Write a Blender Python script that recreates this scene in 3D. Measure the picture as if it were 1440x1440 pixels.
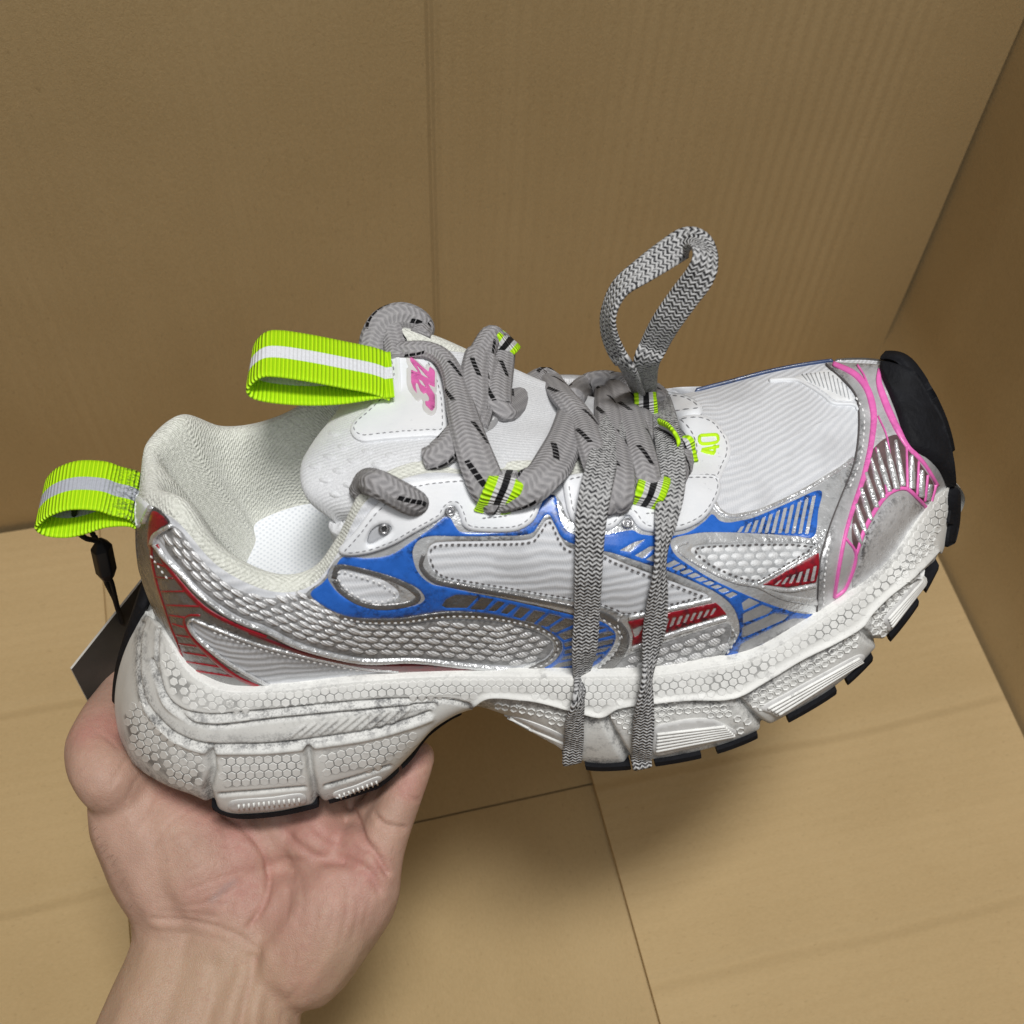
import bpy, bmesh, math, random
import numpy as np
from mathutils import Vector, Matrix
from mathutils.bvhtree import BVHTree
from mathutils.geometry import delaunay_2d_cdt
random.seed(7); np.random.seed(7)
for o in list(bpy.data.objects): bpy.data.objects.remove(o)
scene = bpy.context.scene
COL = scene.collection

# ---------------------------------------------------------------- camera
FPX = 1800.0                       # focal length in pixels of the 1440 px photograph
CAMH = 0.66                        # camera height over the box floor (m)
def cray(x, y):
    v = np.array([(x-720)/FPX, -(y-720)/FPX, -1.0]); return v/np.linalg.norm(v)
UPc = -cray(651, 1848)
Dc = cray(-150, -2500); Dc = Dc-UPc*Dc.dot(UPc); Dc /= np.linalg.norm(Dc)
Hc = np.cross(Dc, UPc)
RC = np.array([Hc, Dc, UPc])       # camera coords -> world coords
cam = bpy.data.cameras.new('camera'); camo = bpy.data.objects.new('camera', cam); COL.objects.link(camo)
cam.sensor_width = 36.0; cam.lens = 36.0*FPX/1440.0; cam.clip_start = 0.01; cam.clip_end = 50
MW = Matrix.Identity(4)
for i in range(3):
    for j in range(3): MW[i][j] = RC[i][j]
MW[2][3] = CAMH
camo.matrix_world = MW
scene.camera = camo
cam.dof.use_dof = True; cam.dof.focus_distance = 0.425; cam.dof.aperture_fstop = 24
CAMW = np.array([0, 0, CAMH])

# ---------------------------------------------------------------- light of the room
world = bpy.data.worlds.new('World'); scene.world = world; world.use_nodes = True
wb = world.node_tree.nodes['Background']
wb.inputs[0].default_value = (0.93, 0.97, 1.0, 1); wb.inputs[1].default_value = 0.055
def area(name, loc, target, sx, sy, power, color=(1, .97, .93)):
    l = bpy.data.lights.new(name, 'AREA'); l.shape = 'RECTANGLE'; l.size = sx; l.size_y = sy
    l.energy = power; l.color = color
    o = bpy.data.objects.new(name, l); COL.objects.link(o)
    o.location = loc
    o.rotation_euler = (Vector(target)-Vector(loc)).to_track_quat('-Z', 'Y').to_euler()
    return o
area('ceiling_lamp', (-0.10, -0.45, 1.75), (0.0, 0.05, 0.2), 1.4, 0.9, 8.5, (.985, .99, 1))
area('ceiling_lamp', (0.10, -0.06, 1.95), (0.03, 0.12, 0.2), 0.40, 0.20, 24, (1, .985, .96))
vs = scene.view_settings
vs.view_transform = 'Standard'; vs.look = 'None'; vs.gamma = 1.0; vs.exposure = -0.08; vs.use_curve_mapping = False

# ---------------------------------------------------------------- helpers
def link(o, parent=None):
    COL.objects.link(o)
    if parent is not None: o.parent = parent
    return o
def mesh_obj(name, verts, faces, mat, parent=None, smooth=True, uv=None, attrs=None, kind=None, label=None):
    me = bpy.data.meshes.new(name)
    me.from_pydata([tuple(map(float, v)) for v in verts], [], [tuple(map(int, f)) for f in faces])
    if uv is not None:
        ul = me.uv_layers.new(name='UVMap')
        idx = np.empty(len(me.loops), dtype=np.int32); me.loops.foreach_get('vertex_index', idx)
        ul.data.foreach_set('uv', np.asarray(uv, dtype=np.float32)[idx].ravel())
    if attrs:
        for k, a in attrs.items():
            at = me.attributes.new(k, 'FLOAT', 'POINT'); at.data.foreach_set('value', np.asarray(a, dtype=np.float32))
    me.materials.append(mat)
    if smooth: me.polygons.foreach_set('use_smooth', [True]*len(me.polygons))
    me.update()
    o = bpy.data.objects.new(name, me)
    if kind: o['kind'] = kind
    if label: o['label'] = label
    return link(o, parent)
def fix_normals(o, outward=True):
    bm = bmesh.new(); bm.from_mesh(o.data); bmesh.ops.recalc_face_normals(bm, faces=bm.faces); bm.to_mesh(o.data); bm.free()
def empty(name, mw=None):
    o = bpy.data.objects.new(name, None); COL.objects.link(o)
    o.empty_display_size = 0.05
    if mw is not None: o.matrix_world = mw
    return o
def tag(o, label, cat, group=None):
    o['label'] = label; o['category'] = cat
    if group: o['group'] = group

# ---- shoe frame: x heel->toe, y lateral(-) -> medial(+), z up, metres
ELEV = math.radians(43); ROLL = math.radians(10); SD = 0.45
_ex = np.array([1., 0, 0]); _ey = np.array([0, math.sin(ELEV), -math.cos(ELEV)]); _ez = np.array([0, math.cos(ELEV), math.sin(ELEV)])
_cr, _sr = math.cos(ROLL), math.sin(ROLL); _R = np.array([[_cr, -_sr, 0], [_sr, _cr, 0], [0, 0, 1]])
SC = np.array([_R@_ex, _R@_ey, _R@_ez]).T       # shoe local -> camera (rotation)
_o = cray(756, 948); OC = _o*(SD/-_o[2])        # origin in camera coords
SMW = Matrix.Identity(4)
_rw = RC@SC; _ow = RC@OC+CAMW
for i in range(3):
    for j in range(3): SMW[i][j] = _rw[i][j]
    SMW[i][3] = _ow[i]
EYE = SC.T@(-OC)                                # camera position in shoe-local coords
def lray(px, py): return SC.T@cray(px, py)
def P(px, py, Ymm):
    r = lray(px, py); t = (Ymm*.001-EYE[1])/r[1]; return EYE+r*t
def PZ(px, py, Zmm):
    r = lray(px, py); t = (Zmm*.001-EYE[2])/r[2]; return EYE+r*t
def PX(p):
    c = (np.asarray(p)-EYE)@SC.T if np.ndim(p) > 1 else SC@(np.asarray(p)-EYE)
    c = np.atleast_2d(c)
    return np.stack([720+FPX*c[:, 0]/-c[:, 2], 720-FPX*c[:, 1]/-c[:, 2]], 1)
def mm(x, y, z): return np.array([x, y, z])*.001

def cr_matrix(P0, P1, P2, P3, t):
    return .5*((2*P1)+(-P0+P2)*t+(2*P0-5*P1+4*P2-P3)*t*t+(-P0+3*P1-3*P2+P3)*t**3)
def catmull(pts, n, closed=False, pre=None, post=None):
    """n samples per segment through pts (k,d)"""
    pts = np.asarray(pts, float); k = len(pts)
    out = []
    segs = k if closed else k-1
    for i in range(segs):
        if closed: a, b, c, d = pts[(i-1) % k], pts[i], pts[(i+1) % k], pts[(i+2) % k]
        else:
            b, c = pts[i], pts[i+1]
            a = pts[i-1] if i > 0 else (pre if pre is not None else 2*b-c)
            d = pts[i+2] if i+2 < k else (post if post is not None else 2*c-b)
        for j in range(n): out.append(cr_matrix(a, b, c, d, j/n))
    if not closed: out.append(pts[-1])
    return np.array(out)
def resample(pts, step, closed=False):
    pts = np.asarray(pts, float)
    if closed: pts = np.vstack([pts, pts[:1]])
    d = np.r_[0, np.cumsum(np.linalg.norm(np.diff(pts, axis=0), axis=1))]
    n = max(2, int(round(d[-1]/step)))
    t = np.linspace(0, d[-1], n+1)
    q = np.stack([np.interp(t, d, pts[:, i]) for i in range(pts.shape[1])], 1)
    return q[:-1] if closed else q
def smoothpoly(pts, step=4, closed=True, n=8):
    return resample(catmull(pts, n, closed), step, closed)
def inpoly(pts, poly):
    pts = np.asarray(pts); poly = np.asarray(poly); x, y = pts[:, 0], pts[:, 1]
    ins = np.zeros(len(pts), bool); k = len(poly); j = k-1
    for i in range(k):
        xi, yi = poly[i]; xj, yj = poly[j]
        c = (yi > y) != (yj > y)
        if c.any():
            xx = (xj-xi)*(y-yi)/((yj-yi) if yj != yi else 1e-9)+xi
            ins ^= c & (x < xx)
        j = i
    return ins
def segdist(pts, line, closed=False):
    """distance of pts (n,2) to polyline"""
    pts = np.asarray(pts, float); line = np.asarray(line, float)
    if closed: line = np.vstack([line, line[:1]])
    best = np.full(len(pts), 1e9)
    for a, b in zip(line[:-1], line[1:]):
        ab = b-a; L = ab.dot(ab)+1e-12
        t = np.clip(((pts-a)@ab)/L, 0, 1)
        q = a+t[:, None]*ab
        best = np.minimum(best, np.hypot(pts[:, 0]-q[:, 0], pts[:, 1]-q[:, 1]))
    return best
def grid_faces(ns, nr, closed_r=False):
    f = []
    for i in range(ns-1):
        for j in range(nr-1+(1 if closed_r else 0)):
            a = i*nr+j; b = i*nr+(j+1) % nr
            f.append((a, b, b+nr, a+nr))
    return f

# ---------------------------------------------------------------- materials
class NT:
    def __init__(s, name):
        s.m = bpy.data.materials.new(name); s.m.use_nodes = True; s.t = s.m.node_tree; s.n = s.t.nodes; s.l = s.t.links
        s.b = s.n['Principled BSDF']
        s._oc = None
    def node(s, ty, **k):
        n = s.n.new(ty)
        for a, v in k.items(): setattr(n, a, v)
        return n
    def put(s, sock, v):
        if isinstance(v, bpy.types.NodeSocket): s.l.new(v, sock)
        elif v is not None: sock.default_value = v
    def obj(s):
        if s._oc is None: s._tc = s.node('ShaderNodeTexCoord'); s._oc = s._tc.outputs['Object']
        return s._oc
    def uv(s): s.obj(); return s._tc.outputs['UV']
    def noise(s, scale, detail=3, rough=.55, vec=None, dist=0):
        n = s.node('ShaderNodeTexNoise'); s.put(n.inputs['Vector'], vec or s.obj())
        n.inputs['Scale'].default_value = scale; n.inputs['Detail'].default_value = detail; n.inputs['Roughness'].default_value = rough
        n.inputs['Distortion'].default_value = dist
        return n.outputs['Fac']
    def math(s, op, a, b=None, c=None, clamp=False):
        n = s.node('ShaderNodeMath', operation=op, use_clamp=clamp)
        s.put(n.inputs[0], a); s.put(n.inputs[1], b)
        if c is not None: s.put(n.inputs[2], c)
        return n.outputs[0]
    def ramp(s, v, lo, hi, a=0., b=1.):
        n = s.node('ShaderNodeMapRange', clamp=True, interpolation_type='SMOOTHSTEP')
        s.put(n.inputs['Value'], v); s.put(n.inputs['From Min'], lo); s.put(n.inputs['From Max'], hi)
        s.put(n.inputs['To Min'], a); s.put(n.inputs['To Max'], b)
        return n.outputs['Result']
    def mix(s, f, a, b):
        n = s.node('ShaderNodeMix', data_type='RGBA'); s.put(n.inputs[0], f)
        for sock, v in ((n.inputs[6], a), (n.inputs[7], b)):
            if isinstance(v, tuple): v = (*v[:3], 1.0)
            s.put(sock, v)
        return n.outputs[2]
    def attr(s, name):
        n = s.node('ShaderNodeAttribute', attribute_name=name); return n.outputs['Fac']
    def sep(s, v):
        n = s.node('ShaderNodeSeparateXYZ'); s.put(n.inputs[0], v); return n.outputs
    def comb(s, x=0., y=0., z=0.):
        n = s.node('ShaderNodeCombineXYZ')
        for i, v in enumerate((x, y, z)): s.put(n.inputs[i], v)
        return n.outputs[0]
    def bump(s, h, strength=.5, dist=.001):
        n = s.node('ShaderNodeBump'); n.inputs['Strength'].default_value = strength; n.inputs['Distance'].default_value = dist
        s.put(n.inputs['Height'], h); s.l.new(n.outputs[0], s.b.inputs['Normal']); return n
    def set(s, color=None, rough=None, metal=None, spec=None, **k):
        if color is not None:
            if isinstance(color, tuple): color = (*color[:3], 1.0)
            s.put(s.b.inputs['Base Color'], color)
        if rough is not None: s.put(s.b.inputs['Roughness'], rough)
        if metal is not None: s.put(s.b.inputs['Metallic'], metal)
        if spec is not None: s.put(s.b.inputs['Specular IOR Level'], spec)
        for a, v in k.items(): s.put(s.b.inputs[a.replace('_', ' ')], v)
        return s.m

def m_cardboard(name, axis=0, tint=1.0, flutes=1.0, score=None, scorey=()):
    """kraft liner; axis = direction the flutes and paper grain run along"""
    t = NT(name)
    sp = t.sep(t.obj())
    k = [1.0, 1.0, 1.0]; k[axis] = .5
    st = t.comb(t.math('MULTIPLY', sp[0], k[0]), t.math('MULTIPLY', sp[1], k[1]), t.math('MULTIPLY', sp[2], k[2]))
    k2 = [1.0, 1.0, 1.0]; k2[axis] = .05
    st2 = t.comb(t.math('MULTIPLY', sp[0], k2[0]), t.math('MULTIPLY', sp[1], k2[1]), t.math('MULTIPLY', sp[2], k2[2]))
    fib = t.noise(900, 2, .6, st)
    band = t.noise(26, 2, .5, st2)
    big = t.noise(5, 4, .6)
    fine = t.noise(1500, 2, .6)
    c1 = (.385*tint, .278*tint, .138*tint); c2 = (.466*tint, .345*tint, .182*tint)
    f = t.math('ADD', t.math('MULTIPLY', fib, .25), t.math('ADD', t.math('MULTIPLY', band, .25), t.math('MULTIPLY', big, .5)))
    col = t.mix(t.ramp(f, .3, .7), c1, c2)
    speck = t.ramp(t.noise(520, 3, .7, st), .60, .76, 0, .30)
    col = t.mix(speck, col, (.20*tint, .13*tint, .06*tint))
    col = t.mix(t.ramp(t.noise(700, 1, .5), .72, .78, 0, .25), col, (.48*tint, .36*tint, .21*tint))
    ax2 = {0: 1, 1: 0, 2: 0}[axis]
    flute = t.math('SINE', t.math('ADD', t.math('MULTIPLY', sp[ax2], 2*math.pi/.0072), t.math('MULTIPLY', big, 6)))
    hgt = t.math('ADD', t.math('MULTIPLY', flute, t.math('MULTIPLY', t.ramp(band, .30, .65), .34*flutes)), t.math('ADD', t.math('MULTIPLY', band, 2.6*min(flutes, .5)), t.math('ADD', t.math('MULTIPLY', fib, .25), t.math('MULTIPLY', fine, .16))))
    if score is not None:
        d = t.math('ABSOLUTE', t.math('SUBTRACT', sp[0], score))
        hgt = t.math('ADD', hgt, t.math('ADD', t.ramp(d, 0, .0022, -4.5, 0), t.ramp(d, .002, .006, 1.2, 0)))
    for sy in scorey:
        d = t.math('ABSOLUTE', t.math('SUBTRACT', t.math('ADD', sp[1], t.math('MULTIPLY', t.noise(9, 2, .5), .008)), sy+.004))
        hgt = t.math('ADD', hgt, t.ramp(d, 0, .006, -3.0, 0))
    t.bump(hgt, .42, .0013)
    return t.set(col, .80, 0, .22)
# ---------------------------------------------------------------- cardboard box
K = CAMH/0.72
box_root = empty('cardboard_box', Matrix.Translation((.1*K, .25*K, 0)))
tag(box_root, 'open brown corrugated cardboard box whose walls and bottom flaps surround the sneaker', 'cardboard box')
YB0 = .487*K
_r = RC@cray(608, 200); SCX = _r[0]*YB0/_r[1]
def floor_y(px, py):
    r = RC@cray(px, py); return r[1]*CAMH/-r[2]-.25*K
cb_floor = m_cardboard('cardboard_floor', 0, 1.12, .55, scorey=(floor_y(90, 1265), floor_y(60, 1000))); cb_floor2 = m_cardboard('cardboard_minor_flap', 1, 1.06, .6)
cb_back = m_cardboard('cardboard_back', 2, 1.0, 1.2, score=SCX-.1*K); cb_side = m_cardboard('cardboard_side', 2, .92, .5)
cb_floor3 = m_cardboard('cardboard_right_flap', 0, 1.12, .55, scorey=(floor_y(1300, 1005), floor_y(1150, 1330)))
def slab(name, corners, thick, mat, parent=box_root, nsub=24, wav=.0006, seed=1, prof=None):
    """bevelled board from 4 corners (ccw, top face), slightly warped"""
    c = np.array(corners, float); n = np.cross(c[1]-c[0], c[3]-c[0]); n /= np.linalg.norm(n)
    rng = np.random.RandomState(seed); ph = rng.rand(6)*6.28
    V = []; F = []
    N = nsub
    for k, off in ((0, 0), (1, -thick)):
        for i in range(N+1):
            for j in range(N+1):
                u, v = i/N, j/N
                p = (c[0]*(1-u)+c[1]*u)*(1-v)+(c[3]*(1-u)+c[2]*u)*v
                w = wav*(math.sin(u*5+ph[0])*math.sin(v*4+ph[1])+.5*math.sin(u*11+ph[2]+v*3)+.4*math.sin(v*13+ph[3]))
                ed = min(i, j, N-i, N-j)
                V.append(p+n*(off+w-(.0007 if (ed == 0 and k == 0) else 0)))
    if prof: V = [prof(p) for p in V]
    M = (N+1)**2
    for i in range(N):
        for j in range(N):
            a = i*(N+1)+j
            F.append((a, a+N+1, a+N+2, a+1)); F.append((M+a, M+a+1, M+a+N+2, M+a+N+1))
    ring = [i*(N+1) for i in range(N+1)]+[N*(N+1)+j for j in range(1, N+1)]+[i*(N+1)+N for i in range(N-1, -1, -1)]+[j for j in range(N-1, 0, -1)]
    for a, b in zip(ring, ring[1:]+ring[:1]): F.append((a, M+a, M+b, b))
    off = np.array(box_root.location)
    o = mesh_obj(name, np.array(V)-off, F, mat, parent)
    fix_normals(o)
    o.data.set_sharp_from_angle(angle=math.radians(35))
    return o
YB = .487*K; XR = .391*K; XC = -.139*K; XA = .1285*K; YM = .240*K
slab('floor_flap', [(-.33, -.12, .0068), (XC, -.12, .0075), (XC+.001, YB-.003, .0062), (-.33, YB-.003, .006)], .004, cb_floor, seed=2, wav=.0009)
slab('floor_flap', [(XA, -.12, .0066), (XR-.001, -.12, .006), (XR-.001, YB-.003, .006), (XA+.001, YB-.003, .0072)], .004, cb_floor3, seed=5, wav=.0009)
slab('inner_floor_flap', [(-.33, YM+.0006, .002), (XR, YM+.0006, .002), (XR, YB-.002, .0012), (-.33, YB-.002, .0012)], .004, cb_floor2, seed=7, wav=.0003)
slab('inner_floor_flap', [(-.33, -.12, .002), (XR, -.12, .002), (XR, YM-.0006, .0022), (-.33, YM-.0006, .0022)], .004, cb_floor2, seed=9, wav=.0003)
TOPZ = .46
XW = .4050*K
slab('back_wall', [(-.33, YB, -.002), (XW-.0032, YB, -.002), (XW-.0025, YB, TOPZ), (-.33, YB, TOPZ)], .004, cb_back, seed=11, wav=.0010, nsub=40)
def bow(p):
    t = min(1, max(0, (p[2]+.002)/.085)); p = p.copy(); p[0] += (XW-XR)*(t*(2-t)); return p
slab('side_wall', [(XR, YB+.035, -.002), (XR, -.12, -.002), (XR, -.12, TOPZ), (XR, YB+.035, TOPZ)], .004, cb_side, seed=13, wav=.0008, nsub=48, prof=bow)
slab('side_wall', [(-.33, -.12, -.002), (-.33, YB+.003, -.002), (-.335, YB+.003, TOPZ), (-.335, -.12, TOPZ)], .004, cb_side, seed=15, wav=.0010)
slab('front_wall', [(XR, -.118, -.002), (-.33, -.118, -.002), (-.33, -.118, .27), (XR, -.118, .27)], .004, cb_side, seed=17, wav=.0010)
# ---------------------------------------------------------------- sneaker body
shoe = empty('sneaker', SMW)
tag(shoe, 'chunky silver white blue and red running sneaker with lime loops held over the box', 'sneaker')

# stations: F feather, M mid wall, T below collar / eyestay, C crest, far crest C2 (px, py, Ymm)
ST = [
 # F               M               T               C               C2(far crest)
 [(212,872,0),   (199,800,0),    (193,735,0),    (201,668,0),    (201,668,0)],
 [(230,893,-18), (214,815,-17),  (204,745,-17),  (206,700,-16),  (207,622,15)],
 [(264,943,-30), (246,850,-30),  (243,752,-29),  (250,722,-27),  (255,583,27)],
 [(325,972,-36), (308,895,-38),  (302,818,-37),  (312,786,-34),  (312,599,33)],
 [(402,970,-37), (390,900,-40),  (378,847,-39),  (382,822,-36),  (370,592,36)],
 [(470,963,-37), (458,895,-41),  (437,840,-39),  (437,816,-36),  (428,565,37)],
 [(540,953,-37), (518,865,-42),  (480,795,-37),  (474,772,-34),  (480,512,38)],
 [(610,951,-37), (588,845,-41),  (527,722,-33),  (516,698,-30),  (535,464,38)],
 [(690,951,-38), (678,825,-41),  (600,688,-29),  (595,662,-24),  (600,468,37)],
 [(770,951,-40), (758,810,-42),  (695,692,-29),  (690,662,-23),  (690,508,35)],
 [(850,951,-44), (838,810,-45),  (792,692,-30),  (785,662,-22),  (770,556,33)],
 [(920,948,-47), (908,815,-46),  (885,700,-31),  (872,660,-19),  (860,560,33)],
 [(990,939,-48), (985,825,-45),  (968,702,-27),  (960,655,-12),  (950,556,35)],
 [(1050,926,-48),(1045,815,-44), (1035,712,-25), (1025,650,-8),  (1015,541,37)],
 [(1110,895,-46),(1105,800,-41), (1098,705,-22), (1090,635,-3),  (1080,524,38)],
 [(1180,853,-41),(1172,775,-37), (1162,680,-17), (1150,605,2),   (1140,513,37)],
 [(1240,806,-33),(1232,738,-28), (1218,655,-10), (1202,585,7),   (1195,508,33)],
 [(1288,735,-20),(1278,690,-16), (1262,620,-3),  (1248,567,10),  (1236,510,27)],
 [(1322,697,-8), (1314,658,-5),  (1300,598,3),   (1280,556,11),  (1270,517,20)],
 [(1339,682,4),  (1334,645,5),   (1324,605,7),   (1306,570,10),  (1306,570,10)],
]
NS = len(ST); VAMP = 12
ZB = .060
rows = []
for i, (F, M, T, C, C2) in enumerate(ST):
    F, M, T, C, C2 = [P(*q) for q in (F, M, T, C, C2)]
    F = F+mm(0, 2.0 if i not in (0, NS-1) else 0, -3)
    if i == 0: F = F+mm(3, 0, 0)
    if i in (0, NS-1): T2, M2, F2 = T, M, F
    else:
        T2 = C2+(mm(0, 5, -9) if i < VAMP else mm(0, 7 if i < 16 else 4, -9))
        M2 = np.array([M[0], -M[1]*.97+.002, M[2]]); F2 = np.array([F[0], -F[1]*.97, F[2]])
        if i >= 16: M2 = np.array([M[0], max(-M[1]*.97, T2[1]+.001), M[2]]); F2[1] = max(F2[1], .006)
    if i < VAMP:
        zb = ZB if i < 7 else ZB+.0
        if i == 0:
            I1 = C+mm(6, 0, -1); I2 = C+mm(11, 0, -16); B = np.array([C[0]+.018, 0, ZB+.006]); I3 = np.array([C[0]+.03, 0, ZB])
            seq = [F, M, T, C, I1, I2, B, I3, B, I2, I1, C, T, M, F]
        else:
            k = {1: 3.5, 2: 2.}.get(i, 0)
            I1 = C+mm(k, 5.5 if i > 1 else 4, -1); I2 = C+mm(k*1.7, 9 if i > 1 else 6, -15)
            J1 = C2+mm(k, -5.5 if i > 1 else -4, -1); J2 = C2+mm(k*1.7, -9 if i > 1 else -6, -15)
            b = {1: 8, 2: 17, 3: 22}.get(i, 25)
            xb = .5*(C[0]+C2[0])+k*.004
            B = np.array([xb, -b*.001, ZB+.006]); B2 = np.array([xb, b*.001, ZB+.009]); I3 = np.array([xb, 0, ZB])
            seq = [F, M, T, C, I1, I2, B, I3, B2, J2, J1, C2, T2, M2, F2]
    else:
        mid = []
        n0 = C-T; 
        for k in range(1, 8):
            t = k/8
            # hermite from C to C2, leaving along T->C and arriving along C2->T2
            a = C; b = C2; ta = (C-T)*.9; tb = (T2-C2)*1.2
            if i == NS-1: mid.append(C); continue
            h = (2*t**3-3*t*t+1)*a+(t**3-2*t*t+t)*ta+(-2*t**3+3*t*t)*b+(t**3-t*t)*tb
            mid.append(h)
        seq = [F, M, T, C]+mid+[C2, T2, M2, F2]
    rows.append(seq)
rows = np.array(rows)            # (NS,15,3)
NRW = rows.shape[1]
SUBS, SUBR = 16, 9
# along s
cols = []
for r in range(NRW):
    pr = rows[1, NRW-1-r]; po = rows[NS-2, NRW-1-r]
    cols.append(catmull(rows[:, r], SUBS, pre=pr, post=po))
cols = np.array(cols).transpose(1, 0, 2)          # (ns,15,3)
gridp = np.array([catmull(c, SUBR) for c in cols])   # (ns,nr,3)
gs, gr = gridp.shape[:2]
print('upper grid', gs, gr)
dv = np.linalg.norm(np.diff(gridp, axis=1), axis=2); vv = np.concatenate([np.zeros((gs, 1)), np.cumsum(dv, 1)], 1)
du = np.linalg.norm(np.diff(gridp.mean(1), axis=0), axis=1); uu = np.r_[0, np.cumsum(du)]
UVG = np.stack([np.repeat(uu[:, None], gr, 1), vv], 2).reshape(-1, 2)*1000   # mm
GV = gridp.reshape(-1, 3)
allf = grid_faces(gs, gr)
up_f, li_f = [], []
for f in allf:
    i, j = divmod(f[0], gr)
    s = i/SUBS; r = j/SUBR
    lining = False
    if s < VAMP-.0 and 2.55 <= r < 11.45: lining = True
    (li_f if lining else up_f).append(f)
def flip(fs): return [tuple(reversed(f)) for f in fs]
class Surf:
    """mesh surface that camera pixels can be dropped onto"""
    def __init__(s, V, F):
        s.V = np.asarray(V); s.F = F
        s.b = BVHTree.FromPolygons([tuple(v) for v in s.V], F)
        n = np.zeros_like(s.V)
        A = np.array([f[:4] if len(f) >= 4 else (f[0], f[1], f[2], f[2]) for f in F])
        fn = np.cross(s.V[A[:, 2]]-s.V[A[:, 0]], s.V[A[:, 3]]-s.V[A[:, 1]])
        bad = np.linalg.norm(fn, axis=1) < 1e-14
        fn2 = np.cross(s.V[A[:, 1]]-s.V[A[:, 0]], s.V[A[:, 2]]-s.V[A[:, 0]]); fn[bad] = fn2[bad]
        for k in range(4): np.add.at(n, A[:, k], fn)
        s.N = n/(np.linalg.norm(n, axis=1)[:, None]+1e-20); s.A = A
        s.last = None
    def hit(s, px, py):
        r = lray(px, py)
        loc, nor, idx, d = s.b.ray_cast(Vector(EYE), Vector(r))
        if loc is None:
            base = s.last if s.last is not None else .45
            loc, nor, idx, d = s.b.find_nearest(Vector(EYE+r*base))
        else: s.last = d
        loc = np.array(loc); a = s.A[idx]
        w = 1/(np.linalg.norm(s.V[a]-loc, axis=1)**2+1e-10)
        n = (s.N[a]*w[:, None]).sum(0); n /= np.linalg.norm(n)+1e-20
        if n.dot(r) > .02 and n.dot(r) > 0: n = -n if n.dot(r) > .3 else n
        return loc, n
up_f = flip(up_f); li_f = flip(li_f)
# orientation test: near wall normal should face the camera
_S = Surf(GV, up_f)
_l, _n, _i, _d = _S.b.ray_cast(Vector(EYE), Vector(lray(700, 800)))
if np.dot(np.array(_n), lray(700, 800)) > 0: up_f = flip(up_f); li_f = flip(li_f)
UP = Surf(GV, up_f+li_f)
def compact(V, F, *extra):
    used = np.unique(np.concatenate([np.asarray(f) for f in F])); mp = -np.ones(len(V), int); mp[used] = np.arange(len(used))
    return V[used], [tuple(mp[list(f)]) for f in F], [np.asarray(e)[used] for e in extra]

# ---- midsole: near bottom edge and top lip, far side mirrored
LIP = [(205,860,0),(212,868,-9),(226,884,-19),(244,908,-26),(264,941,-32),(285,957,-35.5),(325,971,-38.5),(402,969,-39.5),(507,957,-39.5),(630,950,-39.5),(705,950,-41),(805,950,-45),(920,948,-49.5),(1000,937,-51),(1062,922,-50),(1125,888,-47.5),(1180,850,-43),(1225,817,-37),(1258,783,-30),(1287,738,-21),(1316,697,-9),(1338,674,2)]
BOT = [(172,1030,0),(178,1056,-12),(196,1082,-24),(235,1105,-34),(275,1120,-39),(322,1143,-42),(375,1143,-44),(430,1133,-44),(510,1110,-42),(539,1097,-41),(574,1064,-38),(605,1025,-36),(655,996,-34),(705,1007,-36),(742,1025,-40),(790,1053,-46),(820,1075,-49),(882,1076,-53),(985,1060,-56),(1067,1031,-55),(1175,970,-49),(1242,906,-41),(1287,850,-31),(1317,797,-18),(1330,765,-8),(1339,738,2)]
def edge(tab, n, tw):
    p = np.array([P(*q) for q in tab]); pm = p[1].copy(); pm[1] *= -1; pe = p[-2].copy(); pe[1] = 2*p[-1][1]-pe[1]
    c = catmull(p, 30, pre=pm, post=pe)
    # resample by blended x parameter so that both edges march together
    d = np.r_[0, np.cumsum(np.linalg.norm(np.diff(c*np.array([1, tw, .25]), axis=0), axis=1))]
    t = np.linspace(0, d[-1], n); return np.stack([np.interp(t, d, c[:, k]) for k in range(3)], 1)
NM = 760
lip = edge(LIP, NM, 1.0); bot = edge(BOT, NM, 1.0)
NW = 110
# wall rows from lip to bottom with a gentle bulge; then underside to far side, far wall, top
tt = np.linspace(0, 1, NW)
outn = np.gradient(lip+bot, axis=0); outn = np.stack([outn[:, 1], -outn[:, 0], 0*outn[:, 0]], 1); outn /= np.linalg.norm(outn, axis=1)[:, None]+1e-12
if outn[NM//2, 1] > 0: outn = -outn
wall = lip[:, None]*(1-tt)[None, :, None]+bot[:, None]*tt[None, :, None]
xs = (wall[:, 0, 0]-lip[0, 0])/(lip[-1, 0]-lip[0, 0])
bulge = .0045*np.sin(np.pi*tt)[None, :]**.8*(np.clip(1.25-.6*xs, 0, 2)*np.clip((1-xs)*9, 0, 1))[:, None]
wall = wall+outn[:, None]*bulge[:, :, None]
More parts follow.
